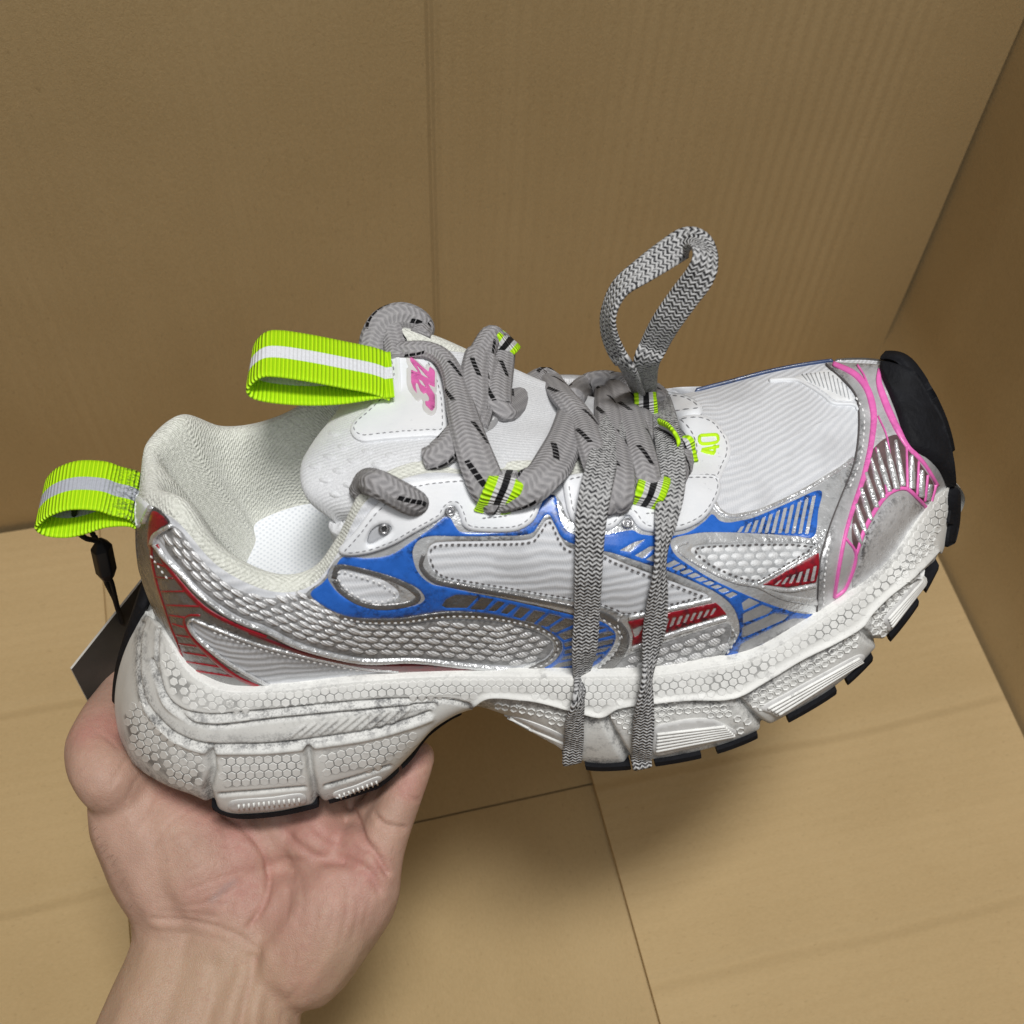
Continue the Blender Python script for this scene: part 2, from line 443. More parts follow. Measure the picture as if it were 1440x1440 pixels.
# ---- moulded grooves, ridges and notches of the midsole wall (traced, then cut into the mesh)
G1 = smoothpoly([(222,887),(222,940),(232,980),(255,1000),(280,1006),(310,1007),(375,1001),(450,994),(510,988),(580,985),(630,986),(660,992)], 5, False)
G2 = smoothpoly([(214,930),(225,965),(242,994),(270,1015),(300,1020),(325,1019),(375,1012),(450,1005),(510,999),(570,994),(610,992)], 5, False)
G3 = smoothpoly([(200,878),(196,920),(200,970),(212,1000),(237,1027),(262,1042),(290,1049),(325,1050),(375,1049),(425,1044),(475,1037),(530,1027),(580,1012),(604,1003)], 5, False)
RF = smoothpoly([(664,992),(687,979),(730,981),(760,985),(820,1001),(847,1006),(872,993),(922,986),(972,982),(1032,979),(1075,956),(1125,926),(1175,900),(1210,880),(1225,860),(1250,835),(1287,805),(1317,774)], 5, False)
NOT = [[(296,1054),(299,1085),(292,1112),(300,1140)], [(434,1053),(437,1085),(444,1122),(452,1134)],
       [(852,1018),(860,1034),(872,1055),(886,1076)], [(1042,993),(1056,1008),(1072,1022),(1084,1030)], [(1214,890),(1228,901),(1246,909)], [(1296,808),(1306,812),(1322,800)]]
CLIP = [[(310,1118),(360,1114),(428,1108)], [(458,1106),(500,1094),(548,1078)]]
SLASH = [[(408+14*k, 1036-1.6*k), (428+15*k, 1020-2.6*k)] for k in range(11)]
wf = wall.reshape(-1, 3); wpx = PX(wf)
disp = np.zeros(len(wf)); grime = np.zeros(len(wf))
def gs_(d, w): return np.exp(-(d/w)**2)
d1, d2, d3, df = segdist(wpx, G1), segdist(wpx, G2), segdist(wpx, G3), segdist(wpx, RF)
disp += -1.3*gs_(d1, 2.6)-1.5*gs_(d2, 2.8)-1.5*gs_(d3, 3.0)
# rolls between the grooves
disp += .9*gs_(segdist(wpx, G3+np.array([1.5, 7])), 5)+.8*gs_(segdist(wpx, (G1[:len(G2)]+np.array([0, 7]))), 4)
grime += .95*gs_(d1, 6)+.9*gs_(d2, 5)+.8*gs_(d3, 4)+.55*gs_(segdist(wpx, G3-np.array([0, 9])), 11)+.4*gs_(segdist(wpx, G3+np.array([0, 14])), 10)
below = np.zeros(len(wf), bool)
# forefoot: the pods under the ridge line sit back a little
poly_pod = np.vstack([RF, [(1345, 790), (1290, 880), (1180, 990), (1070, 1050), (880, 1100), (800, 1080), (700, 1020), (664, 1000)]])
pod = inpoly(wpx, poly_pod)
disp += np.where(pod, -1.2*np.clip(df/5, 0, 1), 0)+1.1*gs_(df, 3.5)
grime += np.where(pod, .95*gs_(df-10, 11)+.3, .25*gs_(df, 6))
for n in NOT:
    d = segdist(wpx, n); disp += -2.6*gs_(d, 5.0); grime += .42*gs_(d-3, 5)
for c in CLIP:
    d = segdist(wpx, c); disp += -1.2*gs_(d, 2.2); grime += .6*gs_(d, 3.5)
for c in SLASH:
    d = segdist(wpx, c); disp += .5*gs_(d, 2.0); grime += .30*gs_(d-3, 2.5)
# scuffed lower edges, heel corner and the crease under the upper
tcol = np.tile(tt, NM)
grime += .55*np.clip((tcol-.86)/.14, 0, 1)+.30*gs_(tcol, .03)
grime += .55*gs_(segdist(wpx, [(172,1040),(200,1078),(240,1100),(284,1110)]), 22)+.35*gs_(segdist(wpx, [(460,1120),(530,1092)]), 22)
grime += .45*gs_(segdist(wpx, [(375,985),(420,985),(470,975)]), 14)+.4*gs_(segdist(wpx, [(1215,815),(1290,770)]), 20)
H1 = [(228,896),(245,922),(262,952),(286,965),(325,977),(402,975),(507,963),(630,956),(705,956),(805,956),(920,954),(1000,943),(1062,928),(1125,895),(1180,857),(1225,825),(1262,790),(1290,746),(1318,706),(1334,688),(1336,722),(1314,770),(1285,800),(1250,831),(1222,855),(1204,873),(1172,893),(1125,919),(1075,949),(1037,972),(1000,978),(920,981),(870,988),(848,1000),(820,996),(760,980),(690,973),(662,986),(630,981),(510,984),(450,990),(375,997),(310,1003),(280,1001),(257,994),(238,975),(226,930)]
H2 = [(170,1005),(196,985),(206,1008),(234,1037),(262,1053),(287,1059),(289,1090),(282,1105),(262,1108),(235,1096),(203,1075),(180,1050)]
H3 = [(309,1062),(425,1057),(430,1080),(424,1102),(313,1112)]
H4 = [(450,1058),(520,1043),(575,1026),(592,1034),(565,1062),(535,1080),(458,1095)]
joint = np.zeros(len(wf))
for hp_ in (H1, H2, H3, H4):
    joint = np.maximum(joint, np.where(inpoly(wpx, hp_), np.clip((segdist(wpx, hp_, True)-2)/4, 0, 1), 0)); grime += np.where(inpoly(wpx, hp_), .35*np.clip((segdist(wpx, hp_, True)-4)/5, 0, 1), 0)
lump = np.zeros(len(wf))
for k in range(14):
    a = np.random.rand(3)*2-1; lump += np.sin(wf@(a*np.random.uniform(120, 500))+np.random.rand()*6.3)*.022
disp += lump
wall2 = (wf+np.repeat(outn, NW, 0)*(disp*.001)[:, None]).reshape(NM, NW, 3)
# far side
cy = np.linspace(0, .002, NM)
def mir(p):
    q = p.copy(); q[:, 1] = 2*cy-q[:, 1]*.98-.02*cy; return q
fl, fb = mir(lip), mir(bot)
NB = 8; NF = 14
under = np.array([bot*(1-t)+fb*t+np.array([0, 0, .003*math.sin(math.pi*t)]) for t in np.linspace(0, 1, NB+2)[1:-1]]).transpose(1, 0, 2)
fo = outn.copy(); fo[:, 1] *= -1
farw = np.array([fb*(1-t)+fl*t+fo*(.0045*math.sin(math.pi*t)) for t in np.linspace(0, 1, NF)]).transpose(1, 0, 2)
top = np.array([fl*(1-t)+lip*t-np.array([0, 0, .006*min(1, 6*t*(1-t))]) for t in np.linspace(0, 1, 8)[1:-1]]).transpose(1, 0, 2)
ms = np.concatenate([wall2, under, farw, top], 1); nr_ = ms.shape[1]
mg = np.concatenate([grime.reshape(NM, NW), np.full((NM, nr_-NW), .3)], 1)
MSV = ms.reshape(-1, 3); msf = grid_faces(NM, nr_, True)
SOLE = Surf(wall2.reshape(-1, 3), grid_faces(NM, NW))
_h = SOLE.b.ray_cast(Vector(EYE), Vector(lray(700, 970)))
if np.dot(np.array(_h[1]), lray(700, 970)) > 0: msf = flip(msf); SOLE = Surf(wall2.reshape(-1, 3), flip(grid_faces(NM, NW)))

def m_rubber_white():
    t = NT('midsole_white_foam')
    g = t.attr('grime')
    n1 = t.noise(260, 4, .7); n2 = t.noise(1500, 3, .7); n3 = t.noise(60, 3, .6)
    sp = t.ramp(t.math('ADD', t.math('MULTIPLY', n1, .55), t.math('MULTIPLY', n2, .45)), .42, .62)
    f = t.math('MULTIPLY', t.ramp(g, .05, 1.0), t.math('ADD', t.math('MULTIPLY', sp, .72), .18), clamp=True)
    f = t.math('MULTIPLY', f, t.ramp(n3, .22, .55, .5, 1.))
    base = t.mix(t.ramp(n3, .3, .7), (.74, .74, .715), (.81, .81, .78))
    base = t.mix(t.ramp(n2, .58, .75, 0, .34), base, (.26, .26, .25))
    base = t.mix(t.math('MULTIPLY', t.ramp(n1, .52, .68), t.ramp(t.noise(28, 3, .6), .46, .62, 0, .5)), base, (.30, .30, .295))
    base = t.mix(t.math('MULTIPLY', t.attr('joint'), t.ramp(n3, .30, .68, .22, .9)), base, (.20, .20, .195))
    col = t.mix(f, base, (.085, .085, .09))
    t.bump(t.math('ADD', t.math('MULTIPLY', n2, .5), n1), .12, .0006)
    return t.set(col, .52, 0, .4)
def m_plain(name, col, rough=.5, metal=0., var=.12, scale=150, bump=0, bscale=900, spec=.4, dirt=0, dcol=(.05, .05, .055), dscale=220, **k):
    t = NT(name)
    n = t.noise(scale, 4, .6)
    d = tuple(c*(1-var) for c in col); e = tuple(min(1, c*(1+var*.6)) for c in col)
    c = t.mix(t.ramp(n, .3, .7), d, e)
    if dirt:
        dn = t.math('MULTIPLY', t.ramp(t.noise(dscale, 5, .75), .52, .72), t.ramp(t.noise(dscale*.22, 3, .6), .42, .66))
        c = t.mix(t.math('MULTIPLY', dn, dirt), c, dcol)
    if bump: t.bump(t.noise(bscale, 3, .6), bump, .0008)
    return t.set(c, rough, metal, spec, **k)
MID = m_rubber_white()
BLACK = m_plain('black_rubber', (.008, .0085, .011), .72, bump=.5, bscale=520, var=.3, spec=.22)
HEXW = m_plain('midsole_cell_white', (.81, .81, .785), .5, var=.08, bump=.08, dirt=.6, dcol=(.24, .24, .235), dscale=380)
midsole = mesh_obj('midsole', MSV, msf, MID, shoe, attrs={'grime': mg.ravel(), 'joint': np.concatenate([joint.reshape(NM, NW), np.zeros((NM, nr_-NW))], 1).ravel()})

def layer_pts(surf, px, h):
    out = np.empty((len(px), 3))
    for i, (x, y) in enumerate(px):
        l, n = surf.hit(x, y); out[i] = l+n*(h[i] if np.ndim(h) else h)
    return out
def cells(name, centers, surf, mat, parent, shape, h0, h1, inner=.72, ring=False, label=None, kind='stuff', dome=None):
    """many small raised pieces dropped on a surface. centers: list (x,y,angle,sx,sy); shape: unit polygon"""
    V = []; F = []; k = len(shape); shape = np.asarray(shape)
    for (x, y, a, sx, sy) in centers:
        ca, sa = math.cos(a), math.sin(a)
        o = shape*np.array([sx, sy]); o = np.stack([x+o[:, 0]*ca-o[:, 1]*sa, y+o[:, 0]*sa+o[:, 1]*ca], 1)
        c = np.array([x, y]); i_ = c+(o-c)*inner
        b = len(V)
        l, n = surf.hit(x, y)
        ok = True
        po = []; pi = []
        for q in o:
            lq, nq = surf.hit(*q); po.append(lq+nq*h0)
        for q in i_:
            lq, nq = surf.hit(*q); pi.append(lq+nq*h1)
        if max(np.linalg.norm(p-l) for p in po) > .006: continue
        V += po+pi
        for j in range(k): F.append((b+j, b+(j+1) % k, b+k+(j+1) % k, b+k+j))
        if ring:
            dn = []
            i2 = c+(o-c)*(inner-.2)
            for q in i2:
                lq, nq = surf.hit(*q); dn.append(lq-nq*.0001)
            V += dn
            for j in range(k): F.append((b+k+j, b+k+(j+1) % k, b+2*k+(j+1) % k, b+2*k+j))
        elif dome is not None:
            V.append(l+n*dome)
            for j in range(k): F.append((b+k+j, b+k+(j+1) % k, b+2*k))
        else: F.append(tuple(b+k+j for j in range(k)))
    if not V: return None
    o = mesh_obj(name, V, F, mat, parent, kind=kind, label=label, smooth=(dome is not None))
    # make faces look outwards
    me = o.data
    if len(me.polygons):
        f = me.polygons[0]; r = np.array(f.center)-EYE
        if np.dot(np.array(f.normal), r) > 0: me.flip_normals()
    return o
HEXS = [(math.cos(math.pi/6+k*math.pi/3), math.sin(math.pi/6+k*math.pi/3)) for k in range(6)]
OVAL = [(math.cos(k*math.pi/4), math.sin(k*math.pi/4)) for k in range(8)]
def hexfield(poly, pitch, guide, sq=.85, margin=.5):
    """hex centres inside poly, in rows parallel to the guide line y=g(x)"""
    poly = np.asarray(poly, float); guide = np.asarray(guide, float)
    x0, x1 = poly[:, 0].min(), poly[:, 0].max(); g = lambda x: np.interp(x, guide[:, 0], guide[:, 1])
    ph = pitch*sq*.866; out = []
    xt = np.linspace(x0-30, x1+30, 600); at_ = np.r_[0, np.cumsum(np.hypot(np.diff(xt), np.diff(g(xt))))]
    n = int(400/ph)
    for r in range(-n, n):
        for sarc in np.arange((pitch/2 if r % 2 else 0), at_[-1], pitch):
            x = float(np.interp(sarc, at_, xt))
            sl = (g(x+8)-g(x-8))/16; c = 1/math.sqrt(1+sl*sl)
            off = r*ph
            xx = x-off*sl*c; y = g(x)+off*c
            if x0 < xx < x1 and poly[:, 1].min() < y < poly[:, 1].max(): out.append((xx, y, math.atan(sl), pitch/1.732*.88, pitch/1.732*.88*sq))
    if not out: return []
    pts = np.array([(a, b) for a, b, *_ in out]); ins = inpoly(pts, poly); d = segdist(pts, poly, True)
    return [o for o, k, dd in zip(out, ins, d) if k and dd > margin]
gl = [(q[0], q[1]) for q in LIP if q[0] > 260]
cells('honeycomb_relief', hexfield(H1, 12.4, [(222,860),(250,915),(270,945),(290,957)]+gl, .9, .2), SOLE, HEXW, midsole, HEXS, .0000, .00013, inner=.93)
cells('honeycomb_relief', hexfield(H2, 12.5, [(160,960),(200,1010),(240,1045),(290,1062)], .9), SOLE, HEXW, midsole, HEXS, .0000, .00013, inner=.93)
cells('honeycomb_relief', hexfield(H3, 13, [(300,1062),(440,1055)], .9), SOLE, HEXW, midsole, HEXS, .0000, .00013, inner=.93)
cells('honeycomb_relief', hexfield(H4, 13, [(440,1060),(600,1020)], .9), SOLE, HEXW, midsole, HEXS, .0000, .00013, inner=.93)
PITS = [[(670,993),(690,985),(730,988),(790,1003),(806,1010),(790,1020),(740,1004),(700,998)],
        [(862,1002),(925,992),(1022,987),(1034,998),(1062,1024),(1040,1030),(1026,1012),(985,1003),(930,1012),(900,1032),(888,1040),(870,1022)],
        [(1050,982),(1080,962),(1125,934),(1175,907),(1200,893),(1212,905),(1200,915),(1120,962),(1080,988),(1068,1005)],
        [(1220,880),(1228,868),(1252,843),(1288,812),(1302,815),(1290,828),(1262,850),(1248,875),(1250,895),(1236,896)],
        [(1258,806),(1290,770),(1318,720),(1330,715),(1322,760),(1290,792),(1262,815)]]
for pp in PITS:
    cells('honeycomb_relief', hexfield(pp, 12.4, [(640,985),(700,975),(850,1000),(920,985),(1030,977),(1125,925),(1225,860),(1320,770)], .8, .5), SOLE, MID and m_plain('pit_rim', (.72, .72, .7), .55, var=.1, dirt=.3), midsole, HEXS, -.0001, .0004, inner=.86, ring=True)
# ---- black rubber outsole: tread lugs under the midsole, heel strip, toe bumper later
bpx = PX(bot)
def tread(x0, x1, th=.0042, out=.0006, lift=.0004, reach=1.0):
    idx = [i for i in range(NM) if x0 <= bpx[i, 0] <= x1 and i > 40]
    idx = idx[::max(1, len(idx)//24)]
    V = []; F = []
    prof = [(0, .0), (0, -.65), (.25, -1), (1, -1), (1, 0)]
    for k, i in enumerate(idx):
        a, b = bot[i], fb[i]
        cross = b-a; L = np.linalg.norm(cross)+1e-9; cr = cross/L
        dn = np.array([0, 0, -1.])
        e = .9 if k in (0, len(idx)-1) else 1.0
        A = a+outn[i]*out+np.array([0, 0, lift]); B = a+cross*reach*.98+np.array([0, 0, lift])
        pts = [A, A+dn*th*.65*e, A+cr*.002+dn*th*e, B+dn*th*e, B]
        V += pts
    n = len(idx)
    if n < 3: return
    F = [(i*5+j, i*5+(j+1) % 5, (i+1)*5+(j+1) % 5, (i+1)*5+j) for i in range(n-1) for j in range(5)]
    F += [(4, 3, 2, 1, 0), tuple((n-1)*5+j for j in range(5))]
    o = mesh_obj('tread_lug', V, F, BLACK, shoe, smooth=False); fix_normals(o); return o
for a, b, th in [(298,452,.0035),(461,560,.0031),(563,650,.0038),(822,888,.0034),(921,986,.0032),(1006,1066,.0031),(1106,1176,.0031),(1190,1226,.0031),(1249,1290,.0031),(1300,1318,.0031)]: tread(a, b, th)
# heel strip on the back of the midsole, wrapping to the medial side
V = []; F = []
nI = 60; nJ = 22
iis = list(range(0, 120, 4))
def heelpt(i, t, off):
    p = fl[i]*(1-t)+fb[i]*t+fo[i]*(.0031*math.sin(math.pi*t)+off); return p
ts = np.linspace(-.06, .80, 20)
for k, i in enumerate(iis):
    for j, t in enumerate(ts):
        e = 1 if (0 < j < len(ts)-1 and 0 < k < len(iis)-1) else .2
        V.append(heelpt(i, t, .0028*e))
F = grid_faces(len(iis), len(ts))
hs = mesh_obj('heel_strip', V, F, BLACK, shoe)
sm = hs.modifiers.new('thickness', 'SOLIDIFY'); sm.thickness = .002; sm.offset = 0

# ---- fabrics
def m_knit_rib():
    t = NT('white_ribbed_knit')
    uv = t.sep(t.uv())
    wob = t.noise(90, 2, .5)
    fine = t.noise(2600, 2, .6)
    rib = t.math('SINE', t.math('ADD', t.math('MULTIPLY', uv[1], 2*math.pi/3.1), t.math('MULTIPLY', wob, 9.0)))
    thr = t.math('SINE', t.math('MULTIPLY', uv[0], 2*math.pi/.75))
    big = t.noise(45, 3, .6)
    c = t.mix(t.ramp(rib, -1, 1), (.60, .615, .645), (.69, .70, .725))
    c = t.mix(t.ramp(fine, .5, .75, 0, .25), c, (.40, .41, .44))
    c = t.mix(t.ramp(big, .5, .72, 0, .38), c, (.36, .36, .37))
    h = t.math('ADD', rib, t.math('ADD', t.math('MULTIPLY', thr, .22), t.math('MULTIPLY', fine, .5)))
    t.bump(h, .20, .0006)
    return t.set(c, .85, 0, .2, Sheen_Weight=.2)
def m_lining():
    t = NT('cream_knit_lining')
    uv = t.sep(t.uv()); wob = t.noise(120, 2, .5)
    a = t.math('SINE', t.math('ADD', t.math('MULTIPLY', uv[0], 2*math.pi/2.6), t.math('MULTIPLY', wob, 7)))
    b = t.math('SINE', t.math('ADD', t.math('MULTIPLY', uv[1], 2*math.pi/1.5), t.math('MULTIPLY', wob, 9)))
    fz = t.noise(880, 3, .7)
    g = t.attr('wear')
    h = t.math('ADD', t.math('MULTIPLY', t.math('MULTIPLY', a, b), .55), t.math('MULTIPLY', fz, 2.4))
    c = t.mix(t.ramp(fz, .3, .7), (.68, .69, .62), (.82, .83, .76))
    spk = t.math('MULTIPLY', t.ramp(t.noise(1500, 3, .8), .50, .62), t.math('ADD', .02, t.math('MULTIPLY', t.ramp(g, 0, 1), t.ramp(t.noise(50, 3, .6), .35, .65, .15, .9))))
    c = t.mix(spk, c, (.14, .14, .12))
    t.bump(h, .5, .0011)
    return t.set(c, .95, 0, .1, Sheen_Weight=.3)
KNIT = m_knit_rib(); LINING = m_lining()
v_, f_, (uv_,) = compact(GV, up_f, UVG)
upper = mesh_obj('upper', v_, f_, KNIT, shoe, uv=uv_)
v_, f_, (uv_,) = compact(GV, li_f, UVG)
lp = PX(v_)
# dirt where the collar roll meets the mesh
wear = gs_(segdist(lp, [(205,700),(240,735),(272,778),(302,815),(332,836),(378,846),(437,838)]), 16)+.6*gs_(segdist(lp, [(215,610),(262,584),(312,601),(370,594),(428,566),(480,515)]), 14)+.9*gs_(segdist(lp, [(440,830),(475,785),(515,710)]), 14)+.8*gs_(segdist(lp, [(410,600),(470,545)]), 25)
lining = mesh_obj('collar_lining', v_, f_, LINING, shoe, uv=uv_, attrs={'wear': wear})
# insole
def m_insole():
    t = NT('white_insole_mesh')
    s = t.sep(t.obj())
    a = t.math('SINE', t.math('MULTIPLY', s[0], 2*math.pi/.0022)); b = t.math('SINE', t.math('MULTIPLY', t.math('ADD', s[1], t.math('MULTIPLY', s[2], .6)), 2*math.pi/.0022))
    w = t.ramp(t.math('MULTIPLY', a, b), .1, .7)
    c = t.mix(w, (.80, .82, .86), (.66, .69, .74))
    t.bump(t.math('MULTIPLY', w, -1), .2, .0004)
    return t.set(c, .8, 0, .2)
V = []; 
for i in range(50):
    u = i/49; x = -.1035+u*.125
    hw = .029*math.sqrt(max(0, 1-(max(0, .28-u)/.28)**2))*(1-.06*u)+.0005
    for j in range(24):
        w = j/23*2-1
        V.append((x, w*hw, .0665+.006*abs(w)**3+.002*(1-u)))
insole = mesh_obj('insole', V, grid_faces(50, 24), m_insole(), shoe)
# ---------------------------------------------------------------- panels, prints and stitches on the upper
def panel(name, poly, mat, parent, h, surf, holes=(), step=4.5, base=0., bev=2.2, smooth_poly=True, label=None, kind=None, edge_h=.45, wob=0., closed_smooth=True, attrs_fn=None):
    """sheet cut to a traced outline, laid on the surface: real thickness, rolled edge, side wall"""
    bd = [smoothpoly(poly, step) if smooth_poly else resample(poly, step, True)]
    for hh in holes: bd.append(smoothpoly(hh, step*.8) if smooth_poly and len(hh) > 6 else resample(hh, min(step, 3), True))
    pts = []; edges = []; rings = []
    for b in bd:
        k = len(pts); pts += [tuple(q) for q in b]; n = len(b)
        edges += [(k+i, k+(i+1) % n) for i in range(n)]; rings.append(list(range(k, k+n)))
    outer = bd[0]
    x0, y0 = outer.min(0); x1, y1 = outer.max(0)
    gx = np.arange(x0, x1, step*1.15); gy = np.arange(y0, y1, step)
    g = np.array([(x+(step*.55 if j % 2 else 0), y) for j, y in enumerate(gy) for x in gx])
    if len(g):
        ok = inpoly(g, outer)
        for b in bd[1:]: ok &= ~inpoly(g, b)
        g = g[ok]
        if len(g):
            d = np.min([segdist(g, b, True) for b in bd], axis=0)
            g = g[d > bev+step*.45]
    ins = []
    for bi, b in enumerate(bd):
        t = np.roll(b, -1, 0)-np.roll(b, 1, 0); nrm = np.stack([-t[:, 1], t[:, 0]], 1); nrm /= np.linalg.norm(nrm, axis=1)[:, None]+1e-9
        for sgn in (1, -1):
            q = b+nrm*bev*sgn
            ok = inpoly(q, outer)
            for b2 in bd[1:]: ok &= ~inpoly(q, b2)
            q = q[ok]
            if len(q):
                d = np.min([segdist(q, b3, True) for b3 in bd], axis=0); ins.append(q[d > bev*.8])
    extra = [q for q in ins if len(q)]
    allp = pts+[tuple(q) for a in extra for q in a]+[tuple(q) for q in g]
    nb = len(pts)
    vo, eo, fo_, ov, oe, of = delaunay_2d_cdt([Vector(p) for p in allp], edges, [], 0, 1e-5)
    vo = np.array([(v[0], v[1]) for v in vo])
    tri = np.array([f for f in fo_ if len(f) == 3])
    cen = vo[tri].mean(1)
    keep = inpoly(cen, outer)
    for b in bd[1:]: keep &= ~inpoly(cen, b)
    tri = tri[keep]
    dist = np.min([segdist(vo, b, True) for b in bd], axis=0)
    hh = base+h*(edge_h+(1-edge_h)*np.clip(dist/bev, 0, 1)**.7)
    if wob: hh = hh+wob*(np.sin(vo[:, 0]*.55+vo[:, 1]*.21)*np.sin(vo[:, 1]*.47-vo[:, 0]*.13))*np.clip(dist/6, 0, 1)
    V = layer_pts(surf, vo, hh)
    F = [tuple(f) for f in tri]
    # side walls
    inv = {}
    for i, src in enumerate(ov):
        for q in src: inv[q] = i
    lo = {}
    Vl = list(V)
    for ring in rings:
        ids = [inv[q] for q in ring]
        top = []; low = []
        for q in ids:
            l, n = surf.hit(*vo[q]); top.append(len(Vl)); Vl.append(V[q]); low.append(len(Vl)); Vl.append(l-n*.0004)
        m = len(ids)
        for i in range(m): F.append((top[i], top[(i+1) % m], low[(i+1) % m], low[i]))
    eg = np.ones(len(Vl)); eg[:len(vo)] = np.exp(-(dist/8.0)**2)
    o = mesh_obj(name, Vl, F, mat, parent, label=label, kind=kind, attrs={'edge': eg})
    bm = bmesh.new(); bm.from_mesh(o.data); bm.faces.ensure_lookup_table()
    # orient sheet faces to the outside
    for f in bm.faces[:len(tri)]:
        pass
    nflip = [f for f in list(bm.faces)[:len(tri)] if f.normal.dot(Vector(np.array(f.calc_center_median())-EYE)) > 0]
    bmesh.ops.reverse_faces(bm, faces=nflip)
    bm.to_mesh(o.data); bm.free()
    return o
def stroke(name, lines, mat, parent, surf, h=.0003, base=0., step=3, label=None, kind=None):
    """raised printed lines; lines = [(pts, width_px)] where width may be a (start,mid,end) tuple"""
    V = []; F = []
    for pts, w in lines:
        q = resample(catmull(pts, 8), step) if len(pts) > 2 else resample(pts, step)
        t = np.gradient(q, axis=0); n = np.stack([-t[:, 1], t[:, 0]], 1); n /= np.linalg.norm(n, axis=1)[:, None]+1e-9
        k = len(q); u = np.linspace(0, 1, k)
        ww = np.full(k, float(w)) if not isinstance(w, tuple) else np.interp(u, np.linspace(0, 1, len(w)), w)
        prof = [(-.5, -.6), (-.46, .6), (-.25, 1), (.25, 1), (.46, .6), (.5, -.6)]
        b = len(V)
        for i in range(k):
            for o_, hf in prof:
                x, y = q[i]+n[i]*o_*ww[i]; l, nn = surf.hit(x, y); V.append(l+nn*(base+h*hf))
        m = len(prof)
        for i in range(k-1):
            for j in range(m-1): a = b+i*m+j; F.append((a, a+1, a+m+1, a+m))
        F.append(tuple(b+j for j in range(m))); F.append(tuple(b+(k-1)*m+j for j in range(m-1, -1, -1)))
    o = mesh_obj(name, V, F, mat, parent, label=label, kind=kind, smooth=True); fix_normals(o); return o
def stitches(name, lines, mat, parent, surf, base, length=5.5, gap=3.2, w=1.7, h=.00028, smooth=True):
    V = []; F = []
    for pts in lines:
        q = resample(catmull(pts, 8), .8) if len(pts) > 2 else resample(pts, .8)
        d = np.r_[0, np.cumsum(np.linalg.norm(np.diff(q, axis=0), axis=1))]
        s = gap*.5
        while s+length < d[-1]:
            jl = length*random.uniform(.85, 1.1)
            us = np.linspace(s, s+jl, 4)
            c = np.stack([np.interp(us, d, q[:, k]) for k in (0, 1)], 1); c += np.random.randn(2)*.15
            t = c[-1]-c[0]; t /= np.linalg.norm(t)+1e-9; n = np.array([-t[1], t[0]])
            b = len(V)
            for i in range(4):
                e = (.45, 1, 1, .45)[i]; hh = (-.3, 1, 1, -.3)[i]
                for o_, hf in ((-.5, 0), (0, 1), (.5, 0)):
                    x, y = c[i]+n*o_*w*e; l, nn = surf.hit(x, y); V.append(l+nn*(base+h*(hf if hh > 0 else hf*.1)))
            for i in range(3):
                for j in range(2): a = b+i*3+j; F.append((a, a+1, a+4, a+3))
            s += jl+gap
    o = mesh_obj(name, V, F, mat, parent, kind='stuff'); 
    bm = bmesh.new(); bm.from_mesh(o.data)
    bmesh.ops.reverse_faces(bm, faces=[f for f in bm.faces if f.normal.dot(Vector(np.array(f.calc_center_median())-EYE)) > 0]); bm.to_mesh(o.data); bm.free()
    return o
def inset_line(poly, d, closed=True, n=8):
    """line running d px inside a closed outline (inside = towards the polygon's interior)"""
    b = smoothpoly(poly, 4); t = np.roll(b, -1, 0)-np.roll(b, 1, 0); nrm = np.stack([-t[:, 1], t[:, 0]], 1); nrm /= np.linalg.norm(nrm, axis=1)[:, None]
    q = b+nrm*d
    if inpoly(q, b).mean() < .5: q = b-nrm*d
    k = segdist(q, b, True) > abs(d)*.8
    q = q[k]
    return np.vstack([q, q[:1]])

def m_foil(name='silver_foil', col=(.70, .71, .72), metal=.75, r0=.22, r1=.5, dirt=.55, crinkle=.35):
    t = NT(name)
    n1 = t.noise(160, 4, .65); n2 = t.noise(900, 3, .6); n3 = t.noise(45, 3, .6)
    c = t.mix(t.ramp(n1, .35, .7), tuple(x*.92 for x in col), col)
    dn = t.math('MULTIPLY', t.ramp(t.noise(420, 4, .75), .50, .66), t.ramp(n3, .44, .62))
    c = t.mix(t.math('MULTIPLY', dn, dirt), c, (.06, .06, .062))
    sm = t.math('MULTIPLY', t.attr('edge'), t.math('MULTIPLY', t.ramp(t.noise(700, 4, .75), .40, .62), t.ramp(t.noise(55, 3, .6), .40, .58)))
    c = t.mix(t.math('MULTIPLY', sm, .85), c, (.03, .03, .032))
    c = t.mix(t.ramp(t.noise(26, 2, .5), .48, .66, 0, .45), c, tuple(x*.36 for x in col))
    t.bump(t.math('ADD', t.math('ADD', n1, t.math('MULTIPLY', n3, 2.6)), t.math('MULTIPLY', n2, .35)), min(1, crinkle*1.7), .0014)
    return t.set(c, t.ramp(n1, .3, .7, r0, r1), metal, .5)
def m_gloss(name, col, rough=.22, dirt=.5, coat=.5):
    t = NT(name)
    n = t.noise(200, 3, .6)
    c = t.mix(t.ramp(n, .3, .7), tuple(x*.86 for x in col), col)
    dn = t.math('MULTIPLY', t.ramp(t.noise(480, 4, .8), .46, .60), t.ramp(t.noise(42, 3, .6), .47, .60))
    c = t.mix(t.math('MULTIPLY', dn, dirt), c, (.012, .014, .02))
    sm = t.math('MULTIPLY', t.attr('edge'), t.math('MULTIPLY', t.ramp(t.noise(600, 4, .75), .42, .60), t.ramp(t.noise(48, 3, .6), .44, .58)))
    c = t.mix(t.math('MULTIPLY', sm, .9), c, (.012, .014, .02))
    t.bump(t.noise(700, 2, .5), .10, .0006)
    return t.set(c, t.ramp(n, .3, .7, rough, rough+.15), 0, .5, Coat_Weight=coat, Coat_Roughness=.12)
